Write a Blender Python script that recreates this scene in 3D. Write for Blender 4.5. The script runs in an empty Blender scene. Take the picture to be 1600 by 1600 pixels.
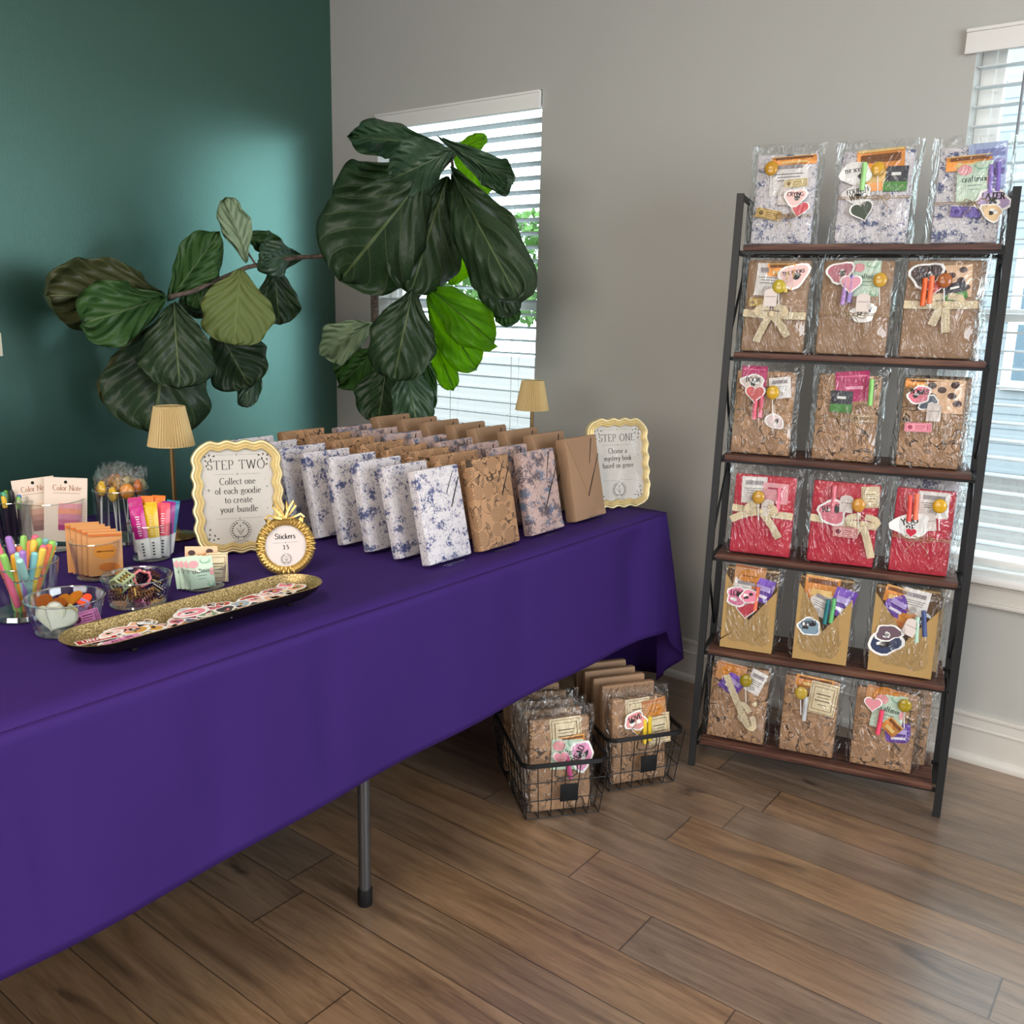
import bpy, bmesh, math, random
from mathutils import Matrix, Vector, noise
R_=math.radians; PI=math.pi
sc=bpy.context.scene; COL=sc.collection
# ---------------------------------------------------------------- camera
F=1420.757; YAW,PIT,ROL=-0.65166091,-0.21808733,0.02406462
CAM=Vector((3.433,-3.051,1.38))
_d=Vector((math.sin(YAW)*math.cos(PIT),math.cos(YAW)*math.cos(PIT),math.sin(PIT)))
_r=_d.cross(Vector((0,0,1))).normalized(); _u=_r.cross(_d)
CR=math.cos(ROL)*_r+math.sin(ROL)*_u; CU=-math.sin(ROL)*_r+math.cos(ROL)*_u
cd=bpy.data.cameras.new('camera'); cam=bpy.data.objects.new('camera',cd); COL.objects.link(cam)
m=Matrix.Identity(4)
for i in range(3): m[i][0]=CR[i]; m[i][1]=CU[i]; m[i][2]=-_d[i]; m[i][3]=CAM[i]
cam.matrix_world=m; cd.sensor_width=36; cd.lens=F/1600*36; cd.clip_start=.05; sc.camera=cam
def at(px,py,x=None,y=None,z=None):
    """the point of the room that lies on the plane x=, y= or z= and that the photograph shows at a pixel"""
    d=CR*((px-800)/F)-CU*((py-800)/F)+_d
    for k,v in ((0,x),(1,y),(2,z)):
        if v is not None: return CAM+d*((v-CAM[k])/d[k])
# ---------------------------------------------------------------- world, lights, exposure
w=bpy.data.worlds.new('sky'); sc.world=w; w.use_nodes=True
bg=w.node_tree.nodes['Background']; bg.inputs[0].default_value=(.74,.90,1,1); bg.inputs[1].default_value=4.4
def area(name,loc,rot,sx,sy,e,col,portal=False):
    l=bpy.data.lights.new(name,'AREA'); l.shape='RECTANGLE'; l.size=sx; l.size_y=sy; l.energy=e; l.color=col
    if portal: l.cycles.is_portal=True
    o=bpy.data.objects.new(name,l); COL.objects.link(o); o.location=loc; o.rotation_euler=rot; return o
area('window_portal',(.75,.16,1.4),(R_(-90),0,0),.92,1.62,10,(1,1,1),True)
area('window_portal',(3.2,.16,1.4),(R_(-90),0,0),.92,1.62,10,(1,1,1),True)
area('daylight_right_windows',(6.1,-2.2,1.65),(0,R_(90),0),1.7,2.6,78,(.86,.93,1))
area('daylight_rear_windows',(3.2,-6.6,1.9),(R_(90),0,0),3.6,1.8,64,(1,.98,.95))
area('ceiling_panel_light',(2.6,-3.6,2.98),(0,0,0),1.2,1.2,30,(1,.86,.70))
sc.view_settings.view_transform='Standard'; sc.view_settings.look='None'; sc.view_settings.gamma=1
sc.view_settings.use_curve_mapping=False; sc.view_settings.exposure=.72
sc.cycles.use_denoising=True; sc.cycles.max_bounces=7; sc.cycles.transparent_max_bounces=24
sc.cycles.caustics_reflective=False; sc.cycles.caustics_refractive=False; sc.cycles.sample_clamp_indirect=4
sc.cycles.diffuse_bounces=4; sc.cycles.glossy_bounces=4
# ---------------------------------------------------------------- materials
def lin(h):
    if not isinstance(h,str): return tuple(h)+(1,)
    o=[]
    for i in (0,2,4):
        c=int(h[i:i+2],16)/255; o.append(c/12.92 if c<=.04045 else ((c+.055)/1.055)**2.4)
    return (*o,1)
class G:
    def __init__(s,name):
        s.mat=bpy.data.materials.new(name); s.mat.use_nodes=True; s.nt=s.mat.node_tree; s.nt.nodes.clear()
        s.out=s.nt.nodes.new('ShaderNodeOutputMaterial')
    def n(s,t,_o=0,**k):
        nd=s.nt.nodes.new('ShaderNode'+t)
        for a,v in k.items():
            if a[0]=='_': setattr(nd,a[1:],v); continue
            key=a.replace('__',' ')
            i=nd.inputs[int(key[1:])] if key[0]=='i' and key[1:].isdigit() else nd.inputs[key]
            if isinstance(v,bpy.types.NodeSocket): s.nt.links.new(v,i)
            else: i.default_value=v
        return nd.outputs[_o]
    def m(s,op,a,b=0.0,c=0.0): return s.n('Math',_operation=op,i0=a,i1=b,i2=c)
    def vm(s,op,a,b=(0,0,0)): return s.n('VectorMath',_operation=op,i0=a,i1=b)
    def mix(s,f,a,b): return s.n('Mix',2,_data_type='RGBA',i0=f,i6=a,i7=b)
    def smooth(s,v,lo,hi,a=0.,b=1.): return s.n('MapRange',_interpolation_type='SMOOTHSTEP',i0=v,i1=lo,i2=hi,i3=a,i4=b)
    def ramp(s,f,stops):
        nd=s.nt.nodes.new('ShaderNodeValToRGB'); e=nd.color_ramp.elements
        while len(e)<len(stops): e.new(.5)
        for q,(p,c) in zip(e,stops): q.position=p; q.color=lin(c)
        s.nt.links.new(f,nd.inputs[0]); return nd.outputs[0]
    def bump(s,h,st,d=.01): return s.n('Bump',Strength=st,Distance=d,Height=h)
    def pbr(s,col,rough=.6,metal=0.,spec=.5,normal=None,**k):
        kw=dict(Base__Color=lin(col) if isinstance(col,(str,tuple)) else col,Roughness=rough,Metallic=metal)
        kw['Specular__IOR__Level']=spec
        if normal is not None: kw['Normal']=normal
        kw.update(k); return s.n('BsdfPrincipled',**kw)
    def end(s,sh): s.nt.links.new(sh,s.out.inputs[0]); return s.mat
_mc={}
def M(col,rough=.6,metal=0.,spec=.5,name=None,**k):
    key=(str(col),rough,metal,spec,name)
    if key not in _mc:
        g=G(name or 'paint_'+str(col)); _mc[key]=g.end(g.pbr(col,rough,metal,spec,**k))
    return _mc[key]
def obj_co(g): return g.n('TexCoord',3)
def m_wallgray():
    g=G('warm_gray_wall_paint'); c=obj_co(g)
    b=g.bump(g.n('TexNoise',Vector=c,Scale=220.,Detail=3.),.08,.002)
    v=g.n('TexNoise',Vector=c,Scale=1.3,Detail=2.)
    return g.end(g.pbr(g.mix(v,lin('B9B8B3'),lin('BFBEB8')),.72,0,.3,b))
def m_green():
    g=G('dark_green_satin_wall_paint'); c=obj_co(g)
    n1=g.n('TexNoise',Vector=c,Scale=110.,Detail=3.)
    b=g.bump(n1,.10,.003)
    base=g.pbr('052C22',.6,0,.3,b)
    gl=g.n('BsdfGlossy',Color=(.54,1,.87,1),Roughness=.34,Normal=b)
    lw=g.n('LayerWeight',Blend=.22)
    return g.end(g.n('MixShader',i0=g.m('ADD',g.m('MULTIPLY',lw,  .3),.175),i1=base,i2=gl))
def m_floor():
    g=G('brown_wood_plank_floor'); c=obj_co(g)
    s=g.n('SeparateXYZ',Vector=c); x=s; y=g.n('SeparateXYZ',1,Vector=c)
    W,L=.1512,1.32
    yy=g.m('DIVIDE',g.m('ADD',y,.89),W); row=g.m('FLOOR',yy); fy=g.m('FRACT',yy)
    rr=g.n('TexWhiteNoise',_noise_dimensions='1D',W=row)
    xx=g.m('ADD',g.m('DIVIDE',x,L),g.m('MULTIPLY',rr,7.)); fx=g.m('FRACT',xx); ci=g.m('FLOOR',xx)
    pid=g.n('CombineXYZ',X=ci,Y=row,Z=3.)
    rnd=g.n('TexWhiteNoise',_noise_dimensions='3D',Vector=pid)
    off=g.vm('SCALE',pid); off.node.inputs[3].default_value=3.7
    gc=g.vm('ADD',g.vm('MULTIPLY',c,(1.,11.,1.)),off)
    gr=g.n('TexNoise',Vector=gc,Scale=3.2,Detail=9.,Roughness=.68,Distortion=.6)
    kc=g.vm('ADD',g.vm('MULTIPLY',c,(1.,3.2,1.)),off)
    kn=g.n('TexNoise',Vector=kc,Scale=2.1,Detail=4.,Distortion=1.2)
    fine=g.n('TexNoise',Vector=g.vm('MULTIPLY',c,(6.,120.,1.)),Scale=2.,Detail=3.)
    col=g.ramp(gr,[(.25,'503C2D'),(.45,'7A6049'),(.6,'90745A'),(.8,'A6896C')])
    col=g.mix(g.smooth(kn,.60,.78),col,lin('3B2B24'))
    col=g.mix(g.m('MULTIPLY',g.smooth(fine,.5,.75),.35),col,lin('3F2E24'))
    hsv=g.n('HueSaturation',Value=g.n('MapRange',i0=rnd,i3=.82,i4=1.10),Saturation=g.n('MapRange',i0=rnd,i3=.8,i4=1.1),Color=col)
    ey=g.m('MINIMUM',fy,g.m('SUBTRACT',1.,fy)); ex=g.m('MINIMUM',fx,g.m('SUBTRACT',1.,fx))
    seam=g.m('MAXIMUM',g.m('LESS_THAN',ey,.010),g.m('LESS_THAN',ex,.0016))
    col=g.mix(g.m('MULTIPLY',seam,.72),hsv,lin('1C130E'))
    h=g.m('SUBTRACT',g.m('MULTIPLY',gr,.5),g.m('MULTIPLY',seam,1.))
    return g.end(g.pbr(col,g.n('MapRange',i0=fine,i3=.25,i4=.38),0,.7,g.bump(h,.14,.004),Coat__Weight=.9,Coat__Roughness=.30,Coat__IOR=1.8))
def m_fabric(col,name,sc_=900.,wr=.35):
    g=G(name); c=obj_co(g)
    wv=g.n('TexNoise',Vector=c,Scale=sc_,Detail=2.)
    w2=g.n('TexNoise',Vector=g.vm('MULTIPLY',c,(1.,1.,.35)),Scale=5.,Detail=3.)
    h=g.m('ADD',g.m('MULTIPLY',wv,.03),g.m('MULTIPLY',w2,.5))
    return g.end(g.pbr(g.mix(w2,lin(col),lin('3A2269')),.78,0,.18,g.bump(h,wr,.02)))
KR,KL='B48C68','2F2823'
def floral_nodes(g,c,base,ink,scale=1/.058,shade=.9):
    s=g.n('SeparateXYZ',Vector=c); y=g.n('SeparateXYZ',1,Vector=c); z=g.n('SeparateXYZ',2,Vector=c)
    oi=g.n('ObjectInfo',5)
    uv=g.n('CombineXYZ',X=g.m('ADD',g.m('ADD',s,y),g.m('MULTIPLY',oi,3.1)),Y=g.m('ADD',z,g.m('MULTIPLY',oi,1.7)),Z=0.)
    wob=g.n('TexNoise',1,Vector=uv,Scale=30.,Detail=1.)
    uvw=g.vm('ADD',uv,g.vm('MULTIPLY',g.vm('SUBTRACT',wob,(.5,.5,.5)),(.004,.004,0)))
    # roses
    def local(sc2,rn):
        v=g.nt.nodes.new('ShaderNodeTexVoronoi'); v.voronoi_dimensions='2D'; v.inputs['Scale'].default_value=sc2; v.inputs['Randomness'].default_value=rn
        g.nt.links.new(uvw,v.inputs['Vector'])
        sub=g.vm('SUBTRACT',uvw,v.outputs['Position']); 
        k=g.vm('SCALE',sub); k.node.inputs[3].default_value=sc2
        return k,v.outputs['Color'],v.outputs['Distance']
    p,cc,_=local(scale*1.05,.55)
    r=g.n('VectorMath',1,_operation='LENGTH',i0=p); px=g.n('SeparateXYZ',Vector=p); py=g.n('SeparateXYZ',1,Vector=p)
    a=g.m('ARCTAN2',py,px)
    pet=g.m('SINE',g.m('ADD',g.m('MULTIPLY',r,36.),g.m('MULTIPLY',g.m('SINE',g.m('MULTIPLY',a,5.)),1.5)))
    rose=g.m('MULTIPLY',g.m('LESS_THAN',g.m('ABSOLUTE',pet),.42),g.m('LESS_THAN',r,.36))
    # leaves
    q,lc,_=local(scale*2.0,.9)
    ang=g.m('MULTIPLY',g.n('SeparateColor',Color=lc),6.28)
    rot=g.n('VectorRotate',_rotation_type='Z_AXIS',Vector=q,Angle=ang)
    lx=g.n('SeparateXYZ',Vector=rot); ly=g.n('SeparateXYZ',1,Vector=rot)
    wd=g.m('MULTIPLY',.21,g.m('SUBTRACT',1.,g.m('MULTIPLY',g.m('MULTIPLY',lx,lx),4.2)))
    ae=g.m('ABSOLUTE',ly)
    inside=g.m('MULTIPLY',g.m('LESS_THAN',ae,wd),g.m('GREATER_THAN',wd,0.))
    hatch=g.m('GREATER_THAN',g.m('SINE',g.m('ADD',g.m('MULTIPLY',lx,60.),g.m('MULTIPLY',ae,60.))),-.1)
    rim=g.m('GREATER_THAN',ae,g.m('SUBTRACT',wd,.035))
    leaf=g.m('MULTIPLY',inside,g.m('MAXIMUM',g.m('MULTIPLY',hatch,.85),rim))
    notr=g.m('GREATER_THAN',r,.38)
    leaf=g.m('MULTIPLY',leaf,notr)
    st=g.n('TexNoise',Vector=uv,Scale=21.,Detail=1.,Distortion=.8)
    stem=g.m('MULTIPLY',g.m('LESS_THAN',g.m('ABSOLUTE',g.m('SUBTRACT',st,.5)),.016),notr)
    ink_=g.m('MAXIMUM',g.m('MAXIMUM',rose,leaf),stem)
    return g.mix(g.m('MULTIPLY',ink_,shade),lin(base),lin(ink))
def m_floral():
    g=G('kraft_paper_with_black_floral_print'); c=obj_co(g)
    col=floral_nodes(g,c,'B58C68',KL)
    return g.end(g.pbr(col,.62,0,.3,g.bump(g.n('TexNoise',Vector=c,Scale=14.,Detail=2.),.2,.01)))
def m_toile(name,base,ink,ink2=None,dens=0.):
    g=G(name); c=obj_co(g); oi=g.n('ObjectInfo',5)
    c=g.vm('ADD',c,g.n('CombineXYZ',X=g.m('MULTIPLY',oi,2.3),Y=0.,Z=g.m('MULTIPLY',oi,1.1)))
    isl=g.n('TexNoise',Vector=g.vm('MULTIPLY',c,(1.,1.,1.5)),Scale=21.,Detail=3.)
    det=g.n('TexNoise',Vector=c,Scale=130.,Detail=6.,Roughness=.7,Distortion=1.0)
    tow=g.n('TexVoronoi',_feature='F1',Vector=g.vm('MULTIPLY',c,(1.,1.,.35)),Scale=75.)
    v=g.m('ADD',g.m('ADD',g.m('MULTIPLY',isl,1.25),g.m('MULTIPLY',det,1.3)),g.m('MULTIPLY',tow,-.10))
    k=g.smooth(v,1.27-dens,1.40-dens)
    lines=g.n('TexNoise',Vector=c,Scale=55.,Detail=3.,Distortion=1.5)
    k2=g.m('MULTIPLY',g.m('LESS_THAN',g.m('ABSOLUTE',g.m('SUBTRACT',lines,.47)),.013),.7)
    k=g.m('MAXIMUM',k,k2)
    ic=lin(ink)
    if ink2: ic=g.mix(g.smooth(g.n('TexNoise',Vector=c,Scale=22.,Detail=2.),.47,.56),lin(ink),lin(ink2))
    return g.end(g.pbr(g.mix(g.m('MULTIPLY',k,.92),lin(base),ic),.55,0,.35,g.bump(g.n('TexNoise',Vector=c,Scale=14.,Detail=2.),.2,.01)))
def m_kraft(name,col,spk=.0):
    g=G(name); c=obj_co(g)
    n1=g.n('TexNoise',Vector=g.vm('MULTIPLY',c,(1.,1.,8.)),Scale=120.,Detail=3.)
    n2=g.n('TexNoise',Vector=c,Scale=18.,Detail=3.)
    base=g.mix(g.m('MULTIPLY',n1,.35),lin(col),lin('8A6448' if spk==0 else '8E7448'))
    return g.end(g.pbr(base,.66,0,.3,g.bump(n2,.35,.01)))
def m_clear(name,base=.04,edge=.5,rough=.06,tint=(.97,.98,.98,1),wr=0.,scale=(18,18,9),col=(1,1,1,1)):
    g=G(name); nrm={}
    if wr:
        c=obj_co(g); nz=g.n('TexNoise',Vector=g.vm('MULTIPLY',c,scale),Scale=1.,Detail=3.,Roughness=.55,Distortion=1.6)
        rg=g.m('ABSOLUTE',g.m('SUBTRACT',nz,.5))
        nrm={'Normal':g.bump(rg,wr,.05)}
    lw=g.n('LayerWeight',1,Blend=.5,**nrm)
    f=g.m('ADD',g.m('MULTIPLY',g.m('POWER',lw,3.),edge),base)
    return g.end(g.n('MixShader',i0=f,i1=g.n('BsdfTransparent',Color=tint),i2=g.n('BsdfGlossy',Color=col,Roughness=rough,**nrm)))
def m_leaf(name,col,dark,trans,tcol='6FD018',tf=.42,spec=.5,veinmix=.3):
    g=G(name); uv=g.n('TexCoord',2)
    u=g.n('SeparateXYZ',Vector=uv); t=g.n('SeparateXYZ',1,Vector=uv)
    au=g.m('ABSOLUTE',g.m('SUBTRACT',u,.5))
    mid=g.smooth(au,.008,.022,1.,0.)
    sv=g.m('FRACT',g.m('ADD',g.m('SUBTRACT',g.m('MULTIPLY',t,5.4),g.m('MULTIPLY',au,5.2)),.15))
    side=g.smooth(g.m('ABSOLUTE',g.m('SUBTRACT',sv,.5)),.010,.036,1.,0.)
    net=g.n('TexVoronoi',_feature='DISTANCE_TO_EDGE',Vector=uv,Scale=26.)
    nt2=g.m('MULTIPLY',g.smooth(net,.0,.07,1.,0.),.25)
    vein=g.m('MAXIMUM',mid,g.m('MULTIPLY',side,.8))
    n1=g.n('TexNoise',Vector=uv,Scale=5.,Detail=3.)
    base=g.mix(n1,lin(col),lin(dark)); vb=g.m('MULTIPLY',g.m('MAXIMUM',vein,nt2),veinmix)
    c=g.mix(vb,base,lin('9DB272'))
    h=g.m('ADD',g.m('MULTIPLY',g.m('COSINE',g.m('MULTIPLY',sv,6.283)),-.55),g.m('MULTIPLY',vein,-.6))
    b=g.bump(g.m('ADD',h,g.m('MULTIPLY',n1,.8)),.5,.012)
    p=g.pbr(c,.42,0,spec*.8,b)
    tc=g.mix(g.m('MULTIPLY',vein,.75),lin(tcol),lin('1E4A08'))
    tr=g.n('BsdfTranslucent',Color=tc)
    return g.end(g.n('MixShader',i0=tf,i1=p,i2=tr))
def m_speckle(name,a,b,scale,rough,metal,bump=.3):
    g=G(name); c=obj_co(g); n=g.n('TexNoise',Vector=c,Scale=scale,Detail=4.,Roughness=.7)
    return g.end(g.pbr(g.mix(g.smooth(n,.42,.6),lin(a),lin(b)),rough,metal,.5,g.bump(n,bump,.002)))
def m_lace():
    g=G('cream_lace'); c=obj_co(g)
    v=g.n('TexVoronoi',_feature='DISTANCE_TO_EDGE',Vector=c,Scale=330.)
    a=g.m('MULTIPLY',g.m('GREATER_THAN',v,.14),.85)
    n=g.n('TexNoise',Vector=c,Scale=400.)
    p=g.pbr(g.mix(a,lin('E6D8B8'),lin('B39A74')),.85,0,.1,g.bump(n,.4,.001))
    return g.end(p)
def m_wood():
    g=G('dark_walnut_shelf_board'); c=obj_co(g)
    n=g.n('TexNoise',Vector=g.vm('MULTIPLY',c,(2.5,30.,30.)),Scale=2.,Detail=6.,Distortion=.4)
    return g.end(g.pbr(g.ramp(n,[(.3,'2C1812'),(.5,'54342A'),(.7,'74503E')]),.5,0,.4,g.bump(n,.1,.002)))
GRAYWALL=m_wallgray(); GREEN=m_green(); FLOOR=m_floor(); CLOTH=m_fabric('341C60','purple_tablecloth_fabric')
FLORAL=m_floral(); TOILE=m_toile('blue_toile_paper','DCD6D8','2B3D74'); PLUM=m_toile('mauve_toile_paper','C6A9A0','4E4A55','5C7088',.07)
KRAFT=m_kraft('plain_kraft_paper','A48468'); KRAFTB=m_kraft('light_speckled_kraft_envelope_paper','B9965F',1); REDP=M('C01A38',.5,0,.4,'red_envelope_paper')
WHITE=M('F2F0EC',.45,0,.4,'white_trim_paint'); TRIMP=M('D9D4CC',.4,0,.45,'pale_trim_paint')
BLACKM=M('0F1013',.45,.2,.5,'black_powder_coated_steel'); STEEL=M('5C5C5E',.38,.7,.5,'gray_steel_tube')
BAG=m_clear('clear_cellophane',.055,.9,.12,(.955,.96,.962,1),.9,(16,16,7)); GLASSM=m_clear('clear_glass',.05,.85,.02,(.95,.965,.965,1))
GLASSRIM=m_clear('thick_glass_rim',.28,.7,.05,(.86,.9,.9,1)); ACRY=m_clear('clear_acrylic',.06,.7,.03,(.93,.95,.96,1)); PANE=m_clear('window_glass',.03,.4,.01,(.97,.985,.98,1))
GOLD=M('E9D5A2',.42,.55,.5,'pale_gold_finish'); BRASS=M('A88A5C',.32,.9,.5,'brushed_brass'); DKGOLD=M('D6B064',.34,.8,.5,'antique_gold')
PAPER=M('E0D3CC',.55,0,.3,'blush_white_printed_paper'); INK=M('2E2A2C',.7,0,.2,'dark_ink'); BLK=M('0C0C0E',.6,0,.3,'black_plastic')
LACE=m_lace(); WOOD=m_wood(); TWINE=M('A98A62',.85,0,.1,'jute_twine')
# ---------------------------------------------------------------- mesh helpers
class MB:
    def __init__(s): s.v=[]; s.f=[]; s.mi=[]; s.uv=[]; s.mats=[]; s.T=Matrix.Identity(4)
    def _m(s,m):
        if m not in s.mats: s.mats.append(m)
        return s.mats.index(m)
    def add(s,vs,fs,m,uvs=None):
        b=len(s.v); T=s.T
        s.v+= [tuple(T@Vector(p)) for p in vs]
        s.f+= [tuple(i+b for i in f) for f in fs]; k=s._m(m); s.mi+=[k]*len(fs)
        s.uv+= uvs if uvs else [(0,0)]*len(vs)
        return s
    def box(s,c,d,m,bev=0.):
        x,y,z=d[0]/2,d[1]/2,d[2]/2
        if bev<=0:
            vs=[(c[0]+i*x,c[1]+j*y,c[2]+k*z) for i in(-1,1) for j in(-1,1) for k in(-1,1)]
            return s.add(vs,[(0,1,3,2),(4,6,7,5),(0,4,5,1),(2,3,7,6),(0,2,6,4),(1,5,7,3)],m)
        bm=bmesh.new(); bmesh.ops.create_cube(bm,size=1)
        for q in bm.verts: q.co=Vector((q.co.x*d[0],q.co.y*d[1],q.co.z*d[2]))
        bmesh.ops.bevel(bm,geom=bm.edges[:],offset=min(bev,.49*min(d)),segments=2,profile=.6,affect='EDGES')
        bm.verts.index_update()
        vs=[(q.co.x+c[0],q.co.y+c[1],q.co.z+c[2]) for q in bm.verts]; fs=[[q.index for q in f.verts] for f in bm.faces]
        bm.free(); return s.add(vs,fs,m)
    def sweep(s,pts,prof,m,closed=False,up=Vector((0,0,1)),cap=True):
        """prof: list of (a,b) offsets in the frame (side, up) at each path point"""
        P=[Vector(p) for p in pts]; n=len(P); k=len(prof); vs=[]; prev=None
        for i in range(n):
            a=P[(i-1)%n] if (closed or i>0) else P[i]; b=P[(i+1)%n] if (closed or i<n-1) else P[i]
            t=(b-a).normalized()
            if prev is None:
                u=up if abs(t.dot(up))<.98 else Vector((1,0,0))
                sd=t.cross(u).normalized()
            else: sd=(prev-t*prev.dot(t)).normalized()
            prev=sd; uu=sd.cross(t)
            vs+=[tuple(P[i]+sd*p[0]+uu*p[1]) for p in prof]
        fs=[]
        for i in range(n if closed else n-1):
            for j in range(k):
                a=i*k+j; b=i*k+(j+1)%k; c=((i+1)%n)*k+(j+1)%k; d=((i+1)%n)*k+j; fs.append((a,b,c,d))
        if cap and not closed: fs+=[tuple(range(k))[::-1],tuple((n-1)*k+j for j in range(k))]
        return s.add(vs,fs,m)
    def tube(s,pts,r,m,n=8,closed=False):
        return s.sweep(pts,[(r*math.cos(2*PI*j/n),r*math.sin(2*PI*j/n)) for j in range(n)],m,closed)
    def ribbon(s,pts,w,t,m,up=Vector((0,0,1))):
        return s.sweep(pts,[(-w/2,-t/2),(w/2,-t/2),(w/2,t/2),(-w/2,t/2)],m,up=up)
    def lathe(s,prof,m,n=32,c=(0,0,0),cap=False):
        vs=[];fs=[];k=len(prof)
        for i in range(n):
            a=2*PI*i/n; vs+=[(c[0]+r*math.cos(a),c[1]+r*math.sin(a),c[2]+z) for r,z in prof]
        for i in range(n):
            for j in range(k-1):
                fs.append((i*k+j,((i+1)%n)*k+j,((i+1)%n)*k+j+1,i*k+j+1))
        if cap: fs+=[tuple(i*k for i in range(n))[::-1],tuple(i*k+k-1 for i in range(n))]
        return s.add(vs,fs,m)
    def prism(s,poly,y0,y1,m):
        """polygon in the x-z plane extruded along y from y0 (front) to y1"""
        n=len(poly); vs=[(p[0],y0,p[1]) for p in poly]+[(p[0],y1,p[1]) for p in poly]
        fs=[tuple(range(n)),tuple(range(n,2*n))[::-1]]+[(i,i+n,(i+1)%n+n,(i+1)%n) for i in range(n)]
        return s.add(vs,fs,m)
    def ball(s,c,r,m,n=14,k=9):
        r=r if isinstance(r,(tuple,list)) else (r,r,r); vs=[];fs=[]
        for j in range(k+1):
            b=PI*j/k
            for i in range(n):
                a=2*PI*i/n; vs.append((c[0]+r[0]*math.sin(b)*math.cos(a),c[1]+r[1]*math.sin(b)*math.sin(a),c[2]+r[2]*math.cos(b)))
        for j in range(k):
            for i in range(n): fs.append((j*n+i,(j+1)*n+i,(j+1)*n+(i+1)%n,j*n+(i+1)%n))
        return s.add(vs,fs,m)
    def grid(s,fn,nu,nv,m,uv=False):
        vs=[fn(i/nu,j/nv) for j in range(nv+1) for i in range(nu+1)]
        fs=[(j*(nu+1)+i,j*(nu+1)+i+1,(j+1)*(nu+1)+i+1,(j+1)*(nu+1)+i) for j in range(nv) for i in range(nu)]
        return s.add(vs,fs,m,[(i/nu,j/nv) for j in range(nv+1) for i in range(nu+1)] if uv else None)
    def build(s,name,parent=None,smooth=True,loc=None,rot=None,label=None,ang=40):
        me=bpy.data.meshes.new(name); me.from_pydata(s.v,[],s.f)
        for q in s.mats: me.materials.append(q)
        me.polygons.foreach_set('material_index',s.mi)
        if any(u!=(0,0) for u in s.uv):
            l=me.uv_layers.new(name='UVMap')
            for lp in me.loops: l.data[lp.index].uv=s.uv[lp.vertex_index]
        bm=bmesh.new(); bm.from_mesh(me); bmesh.ops.recalc_face_normals(bm,faces=bm.faces); bm.to_mesh(me); bm.free()
        me.update()
        if smooth:
            me.polygons.foreach_set('use_smooth',[True]*len(me.polygons)); me.set_sharp_from_angle(angle=R_(ang))
        o=bpy.data.objects.new(name,me); COL.objects.link(o)
        if parent: o.parent=parent
        if loc is not None: o.location=loc
        if rot is not None: o.rotation_euler=rot
        if label: o['label']=label
        return o
def thing(name,label,cat,loc=(0,0,0),rot=(0,0,0),group=None):
    o=bpy.data.objects.new(name,None); COL.objects.link(o); o.location=loc; o.rotation_euler=rot
    o.empty_display_size=.05; o['label']=label; o['category']=cat
    if group: o['group']=group
    return o
def tag(o,label,cat,group=None):
    o['label']=label; o['category']=cat
    if group: o['group']=group
    return o
def struct(o): o['kind']='structure'; return o
def copy_tree(o,parent=None):
    c=o.copy(); COL.objects.link(c)
    if parent: c.parent=parent
    for ch in list(o.children): copy_tree(ch,c)
    return c
def arc(cx,cy,rx,ry,a0,a1,n=12): return [(cx+rx*math.cos(R_(a0+(a1-a0)*i/n)),cy+ry*math.sin(R_(a0+(a1-a0)*i/n))) for i in range(n+1)]
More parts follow.
